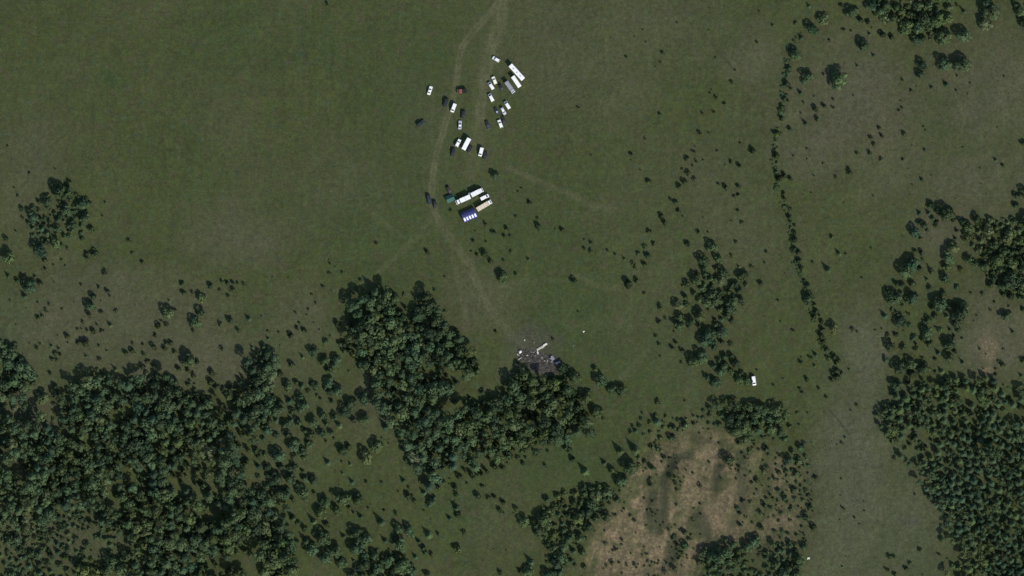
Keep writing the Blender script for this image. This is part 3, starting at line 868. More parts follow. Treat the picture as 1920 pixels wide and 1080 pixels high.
# woods: closed stands filled between the trees above
WOODS = [
    # polygon, spacing px, share of spruces, radius range m, height factor, fill chance
    ('lower left wood', [(115, 745), (125, 732), (160, 727), (200, 700), (215, 722), (250, 712), (282, 700), (320, 705), (332, 735), (362, 735), (388, 742), (437, 727),
      (457, 690), (490, 655), (500, 690), (518, 740), (522, 780), (505, 830), (470, 865), (440, 900), (465, 930), (515, 960), (545, 1000), (555, 1045), (550, 1100), (255, 1100), (262, 1030), (215, 985), (200, 960), (150, 935), (100, 955), (40, 985), (-40, 1000), (-40, 800), (60, 800), (112, 790)], 14.5, .2, (1.6, 3.4), 2.1, .93),
    ('far left wood', [(-40, 640), (20, 645), (45, 680), (62, 710), (40, 735), (10, 750), (-40, 745)], 15, .1, (2.2, 3.2), 2.0, .9),
    ('left edge scrub', [(-40, 745), (60, 750), (100, 790), (60, 805), (-40, 810)], 13, .1, (1.2, 2.2), 1.8, .6),
    ('bottom left scrub', [(-40, 980), (60, 950), (140, 930), (205, 955), (215, 985), (262, 1030), (255, 1100), (-40, 1100)], 13, .25, (.9, 2.3), 1.9, .66),
    ('wood below the wreckage', [(965, 712), (995, 720), (1022, 712), (1060, 715), (1080, 735), (1098, 742), (1095, 765), (1108, 785), (1085, 808), (1040, 815), (990, 805), (955, 800), (940, 760), (955, 735)], 19, .0, (2.6, 3.8), 2.0, .95),
    ('central wood', [(655, 585), (675, 557), (697, 545), (732, 545), (750, 558), (767, 568), (790, 548), (825, 575), (835, 607), (852, 635), (872, 650), (888, 668), (895, 690),
      (860, 705), (870, 735), (868, 752), (905, 752), (917, 762), (942, 735), (960, 735), (970, 700), (985, 695), (995, 712), (1022, 708), (1060, 712), (1080, 735), (1098, 740),
      (1095, 765), (1110, 785), (1085, 812), (1062, 835), (1000, 835), (975, 845), (950, 862), (917, 890), (880, 903), (855, 915), (805, 900), (780, 880), (770, 832),
      (770, 805), (740, 775), (708, 762), (700, 725), (695, 702), (665, 680), (652, 655), (632, 640), (640, 615), (655, 600)], 15.0, .06, (1.8, 3.5), 2.0, .92),
    ('right wood', [(1690, 760), (1697, 740), (1717, 730), (1732, 715), (1760, 718), (1777, 706), (1807, 708), (1815, 718), (1840, 705), (1868, 715), (1872, 730), (1902, 733),
      (1960, 740), (1960, 1120), (1790, 1120), (1788, 1030), (1776, 995), (1773, 972), (1758, 950), (1748, 922), (1738, 900), (1735, 875), (1712, 842), (1675, 832),
      (1652, 815), (1650, 795), (1660, 780), (1650, 765)], 11.5, .62, (1.4, 2.35), 2.3, .96),
    ('right grove', [(1800, 420), (1850, 420), (1880, 410), (1960, 400), (1960, 555), (1900, 560), (1850, 530), (1842, 500), (1835, 470), (1810, 440)], 14, .15, (1.5, 2.7), 2.0, .8),
    ('top right grove', [(1630, -30), (1790, -30), (1780, 20), (1775, 40), (1760, 60), (1745, 75), (1710, 72), (1680, 55), (1640, 25)], 17, .1, (1.8, 2.8), 2.0, .75),
    ('top right corner grove', [(1835, -30), (1865, -30), (1868, 10), (1850, 20)], 16, .1, (1.8, 2.8), 2.0, .8),
    ('top right corner grove', [(1900, -30), (1960, -30), (1960, 50), (1915, 50), (1900, 10)], 16, .1, (1.8, 2.8), 2.0, .8),
    ('copse by the lone van', [(1300, 510), (1340, 500), (1390, 515), (1400, 540), (1375, 580), (1345, 600), (1360, 640), (1375, 670), (1395, 705), (1350, 710), (1320, 680), (1290, 660), (1320, 610), (1270, 600), (1265, 590), (1305, 560)], 13, .1, (1.2, 2.4), 2.0, .62),
    ('wood above the sand pit', [(1345, 770), (1400, 760), (1450, 762), (1475, 780), (1480, 810), (1440, 815), (1390, 815), (1365, 795)], 14, .1, (1.7, 2.6), 2.0, .85),
    ('wood left of the sand pit', [(1075, 935), (1130, 910), (1160, 930), (1110, 1000), (1080, 1040), (1040, 1090), (1010, 1090), (1030, 1040), (1000, 1000), (985, 970), (1010, 955)], 14, .1, (1.5, 2.5), 2.0, .8),
    ('wood below the sand pit', [(1310, 1035), (1340, 1015), (1380, 1010), (1440, 1020), (1500, 1020), (1500, 1050), (1490, 1100), (1320, 1100)], 14, .1, (1.4, 2.4), 2.0, .75),
    ('upper rim of the sand pit', [(1185, 800), (1255, 775), (1335, 770), (1345, 790), (1270, 805), (1225, 840), (1190, 880), (1175, 880)], 11, .1, (.8, 1.5), 1.9, .6),
    ('right rim of the sand pit', [(1410, 815), (1480, 815), (1510, 850), (1520, 900), (1512, 1000), (1440, 1015), (1425, 940), (1432, 870)], 12, .05, (.6, 1.4), 1.5, .32),
    ('clump at far left', [(95, 350), (130, 350), (165, 380), (165, 425), (125, 460), (90, 475), (60, 460), (55, 400), (75, 370)], 11, .05, (.8, 1.7), 1.6, .75),
    ('right scrub', [(1660, 560), (1700, 490), (1750, 500), (1800, 560), (1805, 640), (1760, 690), (1690, 700), (1665, 640)], 19, .1, (.8, 1.9), 1.8, .45),
    ('grove left of the right grove', [(1700, 420), (1740, 385), (1790, 390), (1790, 410), (1740, 430), (1720, 460), (1700, 450)], 15, .05, (1.0, 2.0), 1.8, .5),
    ('bottom centre wood', [(670, 1040), (720, 1030), (770, 1050), (800, 1100), (660, 1100)], 15, .15, (1.7, 2.6), 2.0, .7),
    ('glade between the woods', [(500, 750), (560, 720), (640, 740), (680, 770), (640, 800), (580, 820), (560, 900), (540, 950), (480, 930), (450, 900), (490, 860), (520, 820), (530, 780)], 16, .15, (1.2, 2.6), 2.0, .6),
]
CLEAR = [[(660, 720), (690, 690), (702, 740), (705, 790), (650, 760)], [(1800, 738), (1835, 735), (1840, 757), (1805, 760)], [(900, 1), (901, 1), (901, 2)],
         [(968, 650), (1050, 655), (1052, 700), (1015, 706), (990, 694)], [(812, 720), (870, 705), (880, 740), (850, 790), (815, 770)]]


def region(px, py):
    for nm, poly, *_ in WOODS:
        if in_poly(px, py, poly):
            return 'inside the ' + nm
    A = [('near the far left clump', 60, 480), ('in the left scrub', 180, 600), ('in the left scrub', 370, 600), ('in the left meadow', 300, 300), ('near the blue tent', 885, 430),
         ('beside the central wood', 600, 620), ('near the wreckage', 1010, 640), ('right of the wreckage', 1130, 730),
         ('near the copse by the lone van', 1330, 600), ('near the copse by the lone van', 1340, 500), ('along the hedgerow', 1465, 150), ('along the hedgerow', 1455, 300),
         ('along the hedgerow', 1490, 470), ('along the hedgerow', 1540, 650), ('by the top right grove', 1660, 60), ('by the top right grove', 1770, 110),
         ('in the meadow right of the hedgerow', 1600, 260), ('in the meadow right of the hedgerow', 1600, 420), ('in the right grove', 1840, 460), ('in the right scrub', 1740, 600), ('in the right scrub', 1880, 630),
         ('in the bottom right meadow', 1620, 930), ('in the sand pit', 1300, 900), ('at the right edge of the sand pit', 1480, 900), ('beside the sand pit', 1180, 880),
         ('in the bottom glade', 700, 930), ('in the bottom glade', 880, 960), ('in the bottom glade', 600, 900), ('in the upper meadow', 1230, 150), ('in the thickets left of the hedgerow', 1290, 320), ('in the thickets left of the hedgerow', 1220, 470),
         ('in the middle meadow', 1040, 440), ('in the meadow beside the left track', 700, 400), ('by the parked cars', 880, 200)]
    return min(A, key=lambda a: (a[1] - px) ** 2 + (a[2] - py) ** 2)[0]


cell = {}


def near_ok(x, y, d):
    cx, cy = int(x // 24), int(y // 24)
    for a in (-1, 0, 1):
        for b in (-1, 0, 1):
            for (qx, qy, qd) in cell.get((cx + a, cy + b), ()):
                if (qx - x) ** 2 + (qy - y) ** 2 < (0.5 * (d + qd)) ** 2:
                    return False
    return True


for t in trees:
    if t['k'] != 's':
        cell.setdefault((int(t['px'] // 24), int(t['py'] // 24)), []).append((t['px'], t['py'], min(20, t['r'] * 1.5 / S)))
fr = random.Random(77)
TALL = [(290, 955), (365, 960), (300, 1045), (420, 850), (80, 880), (50, 910), (440, 985), (20, 850), (850, 780), (1020, 800), (520, 1050), (1850, 850), (1900, 1000)]
for nm, poly, sp, spr, (r0, r1), hf, chance in WOODS:
    xs = [p[0] for p in poly]
    ys = [p[1] for p in poly]
    area = (max(xs) - min(xs)) * (max(ys) - min(ys))
    n = int(area / (sp * sp) * 9)
    cand = np.array([(fr.uniform(min(xs), max(xs)), fr.uniform(min(ys), max(ys))) for _ in range(n)])
    ok = in_poly(cand[:, 0] + 80 * (fbm(cand[:, 0], cand[:, 1], 34, 4, 24) - .5), cand[:, 1] + 80 * (fbm(cand[:, 0], cand[:, 1], 34, 4, 25) - .5), poly)
    for cpoly in CLEAR:
        ok &= ~in_poly(cand[:, 0], cand[:, 1], cpoly)
    dens = fbm(cand[:, 0], cand[:, 1], 60, 3, 21)
    spn = fbm(cand[:, 0], cand[:, 1], 80, 3, 22)
    sizen = fbm(cand[:, 0], cand[:, 1], 70, 3, 23)
    hgt = fbm(cand[:, 0], cand[:, 1], 42, 3, 26)
    for (x, y), o_, dn, sn, zn, hn in zip(cand, ok, dens, spn, sizen, hgt):
        if not o_ or fr.random() > chance or dn < (0.43 if 600 < x < 930 else 0.40 if x < 600 else 0.34):
            continue
        d = sp * (0.78 + 0.5 * zn) * fr.uniform(0.85, 1.15)
        if not near_ok(x, y, d):
            continue
        cell.setdefault((int(x // 24), int(y // 24)), []).append((x, y, d))
        r = (r0 + (r1 - r0) * min(1, max(0, 0.5 * fr.random() + 0.9 * (zn - 0.2))))
        closed = chance > 0.84
        H0 = r1 * 2.15 * (0.80 + 0.45 * hn)
        tall = any((x - a) ** 2 + (y - b) ** 2 < 22 ** 2 for a, b in TALL)
        spruce = fr.random() < spr + 0.8 * (sn - 0.5)
        if closed:
            h = H0 * fr.uniform(0.86, 1.10) * (fr.uniform(1.4, 1.9) if tall else 1) * (1.08 if spruce else 1)
            add_tree(x, y, 'c' if spruce else 'b', r * (1.0 if spruce else (1.3 if tall else 1.12)), h, True)
            trees[-1]['closed'] = True
        elif spruce:
            add_tree(x, y, 'c', r * 0.88, r * 0.82 * fr.uniform(2.1, 2.8), True)
        else:
            add_tree(x, y, 'b', r, r * hf * fr.uniform(0.6, 1.0), True)

# undergrowth between the trunks, so little bare grass shows inside the woods
for nm, poly, sp, spr, (r0, r1), hf, chance in WOODS:
    if chance < 0.65:
        continue
    xs = [p[0] for p in poly]
    ys = [p[1] for p in poly]
    n = int((max(xs) - min(xs)) * (max(ys) - min(ys)) / 55)
    cand = np.array([(fr.uniform(min(xs), max(xs)), fr.uniform(min(ys), max(ys))) for _ in range(n)])
    ok = in_poly(cand[:, 0], cand[:, 1], poly)
    for cpoly in CLEAR:
        ok &= ~in_poly(cand[:, 0], cand[:, 1], cpoly)
    und = fbm(cand[:, 0], cand[:, 1], 60, 3, 21)
    for (x, y), dn in zip(cand[ok], und[ok]):
        if dn < 0.40 and fr.random() < 0.75:
            continue
        if near_ok(x, y, 4.0):
            cell.setdefault((int(x // 24), int(y // 24)), []).append((x, y, 4.0))
            r = fr.uniform(0.8, 1.5)
            if chance > 0.84:
                r *= 1.2
            add_tree(x, y, 's', r, (r1 * 1.25 * fr.uniform(0.75, 1.1)) if chance > 0.84 else r * fr.uniform(0.9, 1.5), True)
            trees[-1]['under'] = True

# stragglers along the edges of the woods
for nm, poly, sp, spr, (r0, r1), hf, chance in WOODS:
    if chance < 0.84:
        continue
    for i in range(len(poly)):
        (ax, ay), (bx, by) = poly[i], poly[(i + 1) % len(poly)]
        for q in range(int(math.dist((ax, ay), (bx, by)) / 7)):
            u = fr.random()
            x, y = ax + (bx - ax) * u + fr.gauss(0, 11), ay + (by - ay) * u + fr.gauss(0, 11)
            if fr.random() < 0.6 and near_ok(x, y, 7) and not any(in_poly(x, y, c) for c in CLEAR):
                cell.setdefault((int(x // 24), int(y // 24)), []).append((x, y, 6))
                r = fr.uniform(0.6, 1.7)
                if r > 1.2:
                    add_tree(x, y, 'b', r, r * fr.uniform(1.4, 1.9), True)
                else:
                    add_tree(x, y, 's', r, r * fr.uniform(1.0, 1.7), True)
                    trees[-1]['under'] = True

# loose scrub over the sand pit and its rim
n = 2600
cand = np.array([(fr.uniform(1080, 1525), fr.uniform(770, 1090)) for _ in range(n)])
inside = bil(sand_region, cand[:, 0], cand[:, 1])
bare = bil(sand, cand[:, 0], cand[:, 1])
dn = fbm(cand[:, 0], cand[:, 1], 40, 3, 31)
for (x, y), i_, b_, d_ in zip(cand, inside, bare, dn):
    east = 1.0 if x > 1395 else 0.75
    if i_ < 0.15 or fr.random() > (1.05 - b_) * east * max(0, 4.0 * (d_ - .42)):
        continue
    r = fr.uniform(0.35, 0.85) + (0.35 if fr.random() < 0.15 else 0)
    if near_ok(x, y, 5):
        cell.setdefault((int(x // 24), int(y // 24)), []).append((x, y, 4))
        add_tree(x, y, 's', r, r * fr.uniform(1.2, 1.9), True)
# low growth that closes the hedgerow
HEDGE = [(1500, 62), (1478, 100), (1472, 160), (1465, 215), (1452, 270), (1456, 330), (1468, 375), (1478, 410), (1486, 450), (1494, 495), (1507, 545), (1525, 590), (1540, 640), (1560, 680), (1568, 705)]
for i in range(len(HEDGE) - 1):
    (ax, ay), (bx, by) = HEDGE[i], HEDGE[i + 1]
    for q in range(int(math.dist(HEDGE[i], HEDGE[i + 1]) / 3.6)):
        u = fr.random()
        r = fr.uniform(0.5, 1.3)
        add_tree(ax + (bx - ax) * u + fr.gauss(0, 3.2), ay + (by - ay) * u + fr.gauss(0, 3.0), 's', r, r * fr.uniform(0.6, 1.0), True)
        trees[-1]['under'] = True
# tiny scattered bushes in the rough grass
for _ in range(420):
    x, y = fr.uniform(0, 1920), fr.uniform(0, 1080)
    d_ = float(bil(dry, np.float64(x), np.float64(y)))
    zone = (x > 1280 and y < 560) or (x < 640 and y > 480) or (x > 1500 and y > 540) or (500 < x < 1000 and y > 700)
    if zone and d_ < 0.85 and near_ok(x, y, 8):
        r = fr.uniform(0.18, 0.5)
        add_tree(x, y, 's', r, r * 1.6, True)

# ------------------------------------------------------------------ keep trees off the vehicles and the wreckage core
KEEP = [(895, 375, 45, 45), (935, 170, 60, 75)]
trees = [t for t in trees if not (t['fill'] and any(abs(t['px'] - a) < c and abs(t['py'] - b) < d for a, b, c, d in KEEP))]

TINT = {'b': (0.073, 0.112, 0.051), 'c': (0.057, 0.091, 0.043), 's': (0.055, 0.079, 0.035)}
tr_rng = np.random.default_rng(3)
for t in trees:
    if 1080 < t['px'] < 1525 and t['py'] > 770 and t['k'] == 's':
        t['under'] = True
    base = np.array(TINT['b' if t.get('under') else t['k']])
    v = np.clip(tr_rng.normal(0, 1, 3), -1.6, 1.6)
    f = np.array([1 + 0.07 * v[1] + 0.16 * v[0], 1 + 0.16 * v[0], 1 + 0.16 * v[0] - 0.04 * v[1] + 0.04 * abs(v[2])])
    patch = float(fbm(np.float64(t['px']), np.float64(t['py']), 70, 3, 51))
    warm = float(fbm(np.float64(t['px']), np.float64(t['py']), 110, 2, 52)) - 0.5
    u = tr_rng.random()
    f = f * (np.array([1.42, 1.34, 1.10]) if u < 0.15 else (np.array([.74, .74, .78]) if u > 0.86 else 1.0))
    f = f * (0.70 + 0.62 * patch) * np.array([1 + 0.35 * warm, 1 + 0.12 * warm, 1 - 0.25 * warm])
    tint = np.clip(base * f, 0.014, 0.16)
    t['tint'] = np.array([min(tint[0], 0.82 * tint[1]), tint[1], min(tint[2], 0.60 * tint[1])])
    t['rot'] = tr_rng.uniform(0, 6.283)
    t['sx'], t['sy'] = tr_rng.uniform(0.82, 1.2, 2)
    t['z'] = gz(t['px'], t['py'])
    t['view'] = -5 < t['px'] < 1925 and -5 < t['py'] < 1085

KIND = {'b': ('broadleaf_tree', 'tree', 'broadleaf tree'), 'c': ('spruce_tree', 'tree', 'spruce'), 's': ('shrub', 'shrub', 'shrub')}
GROUP = {'b': 'broadleaf trees of the woods and clumps', 'c': 'spruces of the woods and clearings', 's': 'shrubs scattered over the meadows and scrub'}
ONES = 'zeroth first second third fourth fifth sixth seventh eighth ninth tenth eleventh twelfth thirteenth fourteenth fifteenth sixteenth seventeenth eighteenth nineteenth'.split()
TENS = {2: 'twent', 3: 'thirt', 4: 'fort', 5: 'fift', 6: 'sixt', 7: 'sevent'}


def ordinal(n):
    if n < 20:
        return ONES[n]
    return TENS[n // 10] + ('ieth' if n % 10 == 0 else 'y-' + ONES[n % 10])


def label_trees(solo, k):
    """say which one: its place in a row counted inside a named part of a named stand"""
    by = {}
    for t in solo:
        by.setdefault(region(t['px'], t['py']), []).append(t)

    def name_row(ts, where):
        wide = (max(t['px'] for t in ts) - min(t['px'] for t in ts)) >= (max(t['py'] for t in ts) - min(t['py'] for t in ts))
        ts = sorted(ts, key=lambda t: t['px'] if wide else t['py'])
        for i, t in enumerate(ts):
            if len(ts) == 1:
                t['label'] = 'single %s %s' % (LOOK[k], where)
            elif i == 0:
                t['label'] = '%s %s %s' % ('leftmost' if wide else 'topmost', LOOK[k], where)
            elif i == len(ts) - 1:
                t['label'] = '%s %s %s' % ('rightmost' if wide else 'lowest', LOOK[k], where)
            else:
                t['label'] = '%s %s from %s %s' % (ordinal(i + 1), LOOK[k], 'left' if wide else 'top', where)

    def thirds(ts, key, names):
        ts = sorted(ts, key=lambda t: t[key])
        n = len(ts)
        return [(names[q], ts[q * n // 3:(q + 1) * n // 3]) for q in range(3)]

    for reg, ts in by.items():
        if len(ts) <= 12:
            name_row(ts, reg)
            continue
        for vn, rows in thirds(ts, 'py', ('upper', 'middle', 'lower')):
            if len(rows) <= 12:
                name_row(rows, '%s third, %s' % (vn, reg))
            else:
                for hn, cellts in thirds(rows, 'px', ('left', 'centre', 'right')):
                    name_row(cellts, '%s %s, %s' % (vn, hn, reg))


LOOK = {'b': 'round broadleaf tree', 'c': 'pointed dark spruce', 's': 'dark low shrub'}
for k in 'bcs':
    ks = [t for t in trees if t['k'] == k]
    vis = sorted([t for t in ks if t['view']], key=lambda t: -t['r'] - (0 if t['fill'] else (2.0 if t['k'] == 's' else 0.7)))
    solo = vis[:300]
    ids = set(id(t) for t in solo)
    label_trees(solo, k)
    rest = [t for t in ks if id(t) not in ids]
    for t in solo:
        z = t['z'] - 0.04
        n = int(tr_rng.integers(0, len(CRM[k])))
        kf = k + 'f' if t.get('closed') and k != 's' else k
        if k == 's':
            o = bpy.data.objects.new('shrub', CRM['s'][n])
            o.color = (*t['tint'], 1)
            root = o
        else:
            root = bpy.data.objects.new(KIND[k][0], None)
            root.empty_display_size = 0.5
            c = bpy.data.objects.new('crown', CRM[kf][n])
            c.color = (*t['tint'], 1)
            c.parent = root
            tk = bpy.data.objects.new('trunk', TRM[k][n % len(TRM[k])])
            tk.parent = root
            COL.objects.link(c)
            COL.objects.link(tk)
        root.location = (wx(t['px']), wy(t['py']), z)
        root.rotation_euler = (0, 0, t['rot'])
        root.scale = (t['r'] * t['sx'], t['r'] * t['sy'], t['h'])
        COL.objects.link(root)
        tag(root, t['label'], KIND[k][1], GROUP[k])
    if rest:
        vs, cs = [], []
        for t in rest:
            kf = k + 'f' if t.get('closed') and k != 's' else k
            v = LITE[kf][int(tr_rng.integers(0, len(LITE[kf])))]
            c, s_ = math.cos(t['rot']), math.sin(t['rot'])
            w = np.empty_like(v)
            w[:, 0] = (v[:, 0] * t['sx'] * c - v[:, 1] * t['sy'] * s_) * t['r'] + wx(t['px'])
            w[:, 1] = (v[:, 0] * t['sx'] * s_ + v[:, 1] * t['sy'] * c) * t['r'] + wy(t['py'])
            w[:, 2] = v[:, 2] * t['h'] + t['z'] - 0.04
            vs.append(w)
            cs.append(np.tile(np.append(t['tint'], 1.0), (len(v), 1)))
        vs = np.concatenate(vs)
        nm = {'b': 'broadleaf_woodland', 'c': 'spruce_woodland', 's': 'low_scrub'}[k]
        me = mesh_np(nm, vs, quads_of(vs))
        attr4(me, 'tint', np.concatenate(cs))
        me.materials.append(M['leaf_mass'])
        o = bpy.data.objects.new(nm, me)
        COL.objects.link(o)
        tag(o, {'b': 'smaller broadleaf trees massed between the larger ones in the woods', 'c': 'smaller spruces massed between the larger trees of the woods',
                's': 'tiny low bushes dotted over the rough grass and the sand pit'}[k], {'b': 'woodland', 'c': 'woodland', 's': 'scrub'}[k], None, 'stuff')
    print(k, len(ks), 'solo', len(solo), 'rest', len(rest))

# ------------------------------------------------------------------ mesh helpers for vehicles
MESH = {}


def loft(rings, cap=True):
    vs, fs = [], []
    n = len(rings[0])
    for rg in rings:
        vs += [tuple(p) for p in rg]
    for i in range(len(rings) - 1):
        for k in range(n):
            a, b = i * n + k, i * n + (k + 1) % n
            fs.append((a, b, b + n, a + n))
    if cap:
        fs.append(tuple(range(n))[::-1])
        fs.append(tuple(range((len(rings) - 1) * n, len(rings) * n)))
    return vs, fs


def mk(key, vf, smooth=False, bevel=0.0):
    if key not in MESH:
        vs, fs = vf() if callable(vf) else vf
        me = bpy.data.meshes.new(str(key[0]) if isinstance(key, tuple) else key)
        me.from_pydata(vs, [], fs)
        me.update()
        if bevel:
            import bmesh
            bm = bmesh.new()
            bm.from_mesh(me)
            bmesh.ops.recalc_face_normals(bm, faces=bm.faces)
            bmesh.ops.bevel(bm, geom=bm.edges[:], offset=bevel, segments=2, affect='EDGES', clamp_overlap=True)
            bm.to_mesh(me)
            bm.free()
        else:
            import bmesh
            bm = bmesh.new()
            bm.from_mesh(me)
            bmesh.ops.recalc_face_normals(bm, faces=bm.faces)
            bm.to_mesh(me)
            bm.free()
        me.materials.append(None)
        MESH[key] = me
    return MESH[key]


def part(name, me, mat, parent, loc=(0, 0, 0), rot=(0, 0, 0)):
    o = bpy.data.objects.new(name, me)
    o.parent = parent
    o.location = loc
    o.rotation_euler = rot
    o.material_slots[0].link = 'OBJECT'
    o.material_slots[0].material = mat
    COL.objects.link(o)
    return o


def box(x0, x1, y0, y1, z0, z1):
    v = [(x, y, z) for x in (x0, x1) for y in (y0, y1) for z in (z0, z1)]
    f = [(0, 1, 3, 2), (4, 6, 7, 5), (0, 4, 5, 1), (2, 3, 7, 6), (0, 2, 6, 4), (1, 5, 7, 3)]
    return v, f


def cyl(r, w, n=16):
    ra = [(r * math.cos(6.2832 * k / n), -w / 2, r * math.sin(6.2832 * k / n)) for k in range(n)]
    rb = [(x, w / 2, z) for x, _, z in ra]
    return loft([ra, rb])


def ring8(x, hl, hw, ht, z0, z1, zb, zt):
    return [(x, -hl, z0), (x, -hw, z1), (x, -hw, zb), (x, -ht, zt), (x, -ht * .5, zt + .015), (x, ht * .5, zt + .015), (x, ht, zt), (x, hw, zb), (x, hw, z1), (x, hl, z0)]


def panel(pts, off):
    """a pane with a little thickness, pts in order, pushed out along its normal"""
    p = [Vector(q) for q in pts]
    n = (p[1] - p[0]).cross(p[2] - p[0]).normalized()
    c = sum(p, Vector()) / len(p)
    p = [c + (q - c) * 0.90 for q in p]
    a = [tuple(q + n * 0.002) for q in p]
    b = [tuple(q + n * off) for q in p]
    k = len(p)
    return a + b, [tuple(range(k))[::-1], tuple(range(k, 2 * k))] + [(i, (i + 1) % k, k + (i + 1) % k, k + i) for i in range(k)]


def add_wheels(root, xs, hw, r, key):
    for x in xs:
        for s in (-1, 1):
            w = part('wheel', mk(('wheel', key), lambda: cyl(r, 0.20)), M['tyre'], root, (x, s * (hw - 0.11), r))
            part('rim', mk(('rim', key), lambda: cyl(r * 0.6, 0.225)), M['rim'], w)


CARS = {
    # station x (share of length), half width, belt z, top z, top half width share
    'sedan': (1.45, [(-.5, .40, .55, .66, .86), (-.47, .45, .78, .88, .88), (-.33, .48, .86, .95, .88), (-.19, .485, .90, 1.43, .70), (.04, .485, .90, 1.45, .70),
                     (.20, .485, .88, .97, .84), (.44, .46, .72, .82, .86), (.5, .40, .50, .62, .84)], (3, 4), (4, 5), (2, 3)),
    'hatch': (1.50, [(-.5, .42, .60, .74, .88), (-.485, .46, .86, .98, .86), (-.40, .485, .92, 1.44, .72), (-.2, .485, .92, 1.50, .72), (.08, .485, .92, 1.49, .70),
                     (.25, .485, .90, 1.0, .84), (.45, .46, .74, .84, .86), (.5, .40, .52, .64, .84)], (2, 4), (4, 5), (1, 2)),
    'suv': (1.75, [(-.5, .44, .66, .80, .9), (-.49, .475, .98, 1.12, .88), (-.44, .49, 1.04, 1.68, .78), (-.2, .49, 1.04, 1.75, .78), (.07, .49, 1.04, 1.73, .76),
                   (.20, .49, 1.02, 1.12, .88), (.46, .475, .92, 1.02, .88), (.5, .43, .62, .74, .86)], (2, 4), (4, 5), (1, 2)),
    'van': (2.1, [(-.5, .45, .70, 1.9, .86), (-.49, .485, 1.12, 2.05, .86), (-.42, .49, 1.14, 2.10, .86), (-.1, .49, 1.14, 2.12, .86), (.19, .49, 1.14, 2.06, .82),
                  (.36, .485, 1.10, 1.22, .88), (.47, .46, .85, .98, .88), (.5, .42, .60, .74, .86)], (2, 4), (4, 5), None),
}


def make_car(style, name, label, cat, px, py, dirv, L, W, col, group='vehicles parked on the meadow', roof=None):
    Hh, st, sidew, wind, rear = CARS[style]
    root = bpy.data.objects.new(name, None)
    COL.objects.link(root)
    root.location = (wx(px), wy(py), gz(px, py) + 0.005)
    root.rotation_euler = (0, 0, math.atan2(-dirv[1], dirv[0]))
    key = (style, L, W)
    rings = [ring8(x * L, hw * W * .92, hw * W, hw * W * ts, .24, .42, zb, zt) for x, hw, zb, zt, ts in st]
    part('body', mk(('body',) + key, lambda: loft(rings)), M[col], root)
    a, b = rings[wind[0]], rings[wind[1]]
    part('windshield', mk(('windshield',) + key, lambda: panel([b[3], b[6], a[6], a[3]], .02)), M['glass'], root)
    if rear:
        a2, b2 = rings[rear[0]], rings[rear[1]]
        part('rear_window', mk(('rear_window',) + key, lambda: panel([b2[3], b2[6], a2[6], a2[3]], .02)), M['glass'], root)
    i0, i1 = sidew
    p, q = rings[i0], rings[i1]
    part('side_window', mk(('side_l',) + key, lambda: panel([q[2], q[3], p[3], p[2]][::-1], .015)), M['glass'], root)
    part('side_window', mk(('side_r',) + key, lambda: panel([q[7], q[6], p[6], p[7]], .015)), M['glass'], root)
    wr = 0.34 if style in ('suv', 'van') else 0.31
    add_wheels(root, (-.30 * L, .31 * L), W * .49, wr, ('car', wr))
    for s in (-1, 1):
        part('headlight', mk(('headlight',), lambda: box(-.05, .06, -.16, .16, -.07, .07), bevel=.02), M['lamp'], root, (L * .482, s * W * .32, .60))
    if roof:
        xr0, xr1, mt = roof
        zt = max(s_[3] for s_ in st)
        part('roof_panel', mk(('roof',) + key + (xr0,), lambda: box(xr0 * L, xr1 * L, -W * .3, W * .3, zt - .02, zt + .04), bevel=.015), M[mt], root)
    tag(root, label, cat, group)
    return root


def make_truck(name, label, px, py, dirv, L, W, boxH, cab_len, cabcol, boxcol, gap=0.15, cabH=2.2, group='trucks parked on the meadow', ribs=0, ribcol='canvas', cat='truck'):
    root = bpy.data.objects.new(name, None)
    COL.objects.link(root)
    root.location = (wx(px), wy(py), gz(px, py) + 0.005)
    root.rotation_euler = (0, 0, math.atan2(-dirv[1], dirv[0]))
    k = (L, W, boxH, cab_len)
    h = L / 2
    part('chassis', mk(('chassis',) + k, lambda: box(-h + .1, h - .3, -W * .3, W * .3, .5, .78)), M['chassis'], root)
    c0 = h - cab_len
    st = [(c0, .47, 1.25, cabH - .08, .88), (c0 + .12 * cab_len, .48, 1.28, cabH, .88), (c0 + .55 * cab_len, .48, 1.28, cabH - .02, .86),
          (c0 + .82 * cab_len, .48, 1.15, 1.28, .9), (c0 + .97 * cab_len, .46, 1.0, 1.1, .9), (h, .42, .8, .92, .9)]
    rings = [ring8(x, hw * W * .94, hw * W, hw * W * ts, .45, .62, zb, zt) for x, hw, zb, zt, ts in st]
    part('cab', mk(('cab',) + k, lambda: loft(rings)), M[cabcol], root)
    a, b = rings[2], rings[3]
    part('windshield', mk(('tws',) + k, lambda: panel([b[3], b[6], a[6], a[3]], .02)), M['glass'], root)
    p, q = rings[1], rings[2]
    part('side_window', mk(('tsl',) + k, lambda: panel([q[2], q[3], p[3], p[2]][::-1], .015)), M['glass'], root)
    part('side_window', mk(('tsr',) + k, lambda: panel([q[7], q[6], p[6], p[7]], .015)), M['glass'], root)
    bx0, bx1 = -h, c0 - gap
    cb = part('cargo_box', mk(('box',) + k, lambda: box(bx0, bx1, -W / 2, W / 2, .80, boxH), bevel=.05), M[boxcol], root)
    for i in range(ribs):
        x = bx0 + (bx1 - bx0) * (i + .5) / ribs
        part('roof_bow', mk(('bow', W), lambda: box(-.07, .07, -W * .47, W * .47, -.03, .05), bevel=.02), M[ribcol], cb, (x, 0, boxH))
    add_wheels(root, (-.28 * L, .33 * L), W * .49, .42, 'truck')
    for s in (-1, 1):
        part('headlight', mk(('headlight',), lambda: box(-.05, .06, -.16, .16, -.07, .07), bevel=.02), M['lamp'], root, (h - .02, s * W * .32, .72))
    tag(root, label, cat, group)
    return root


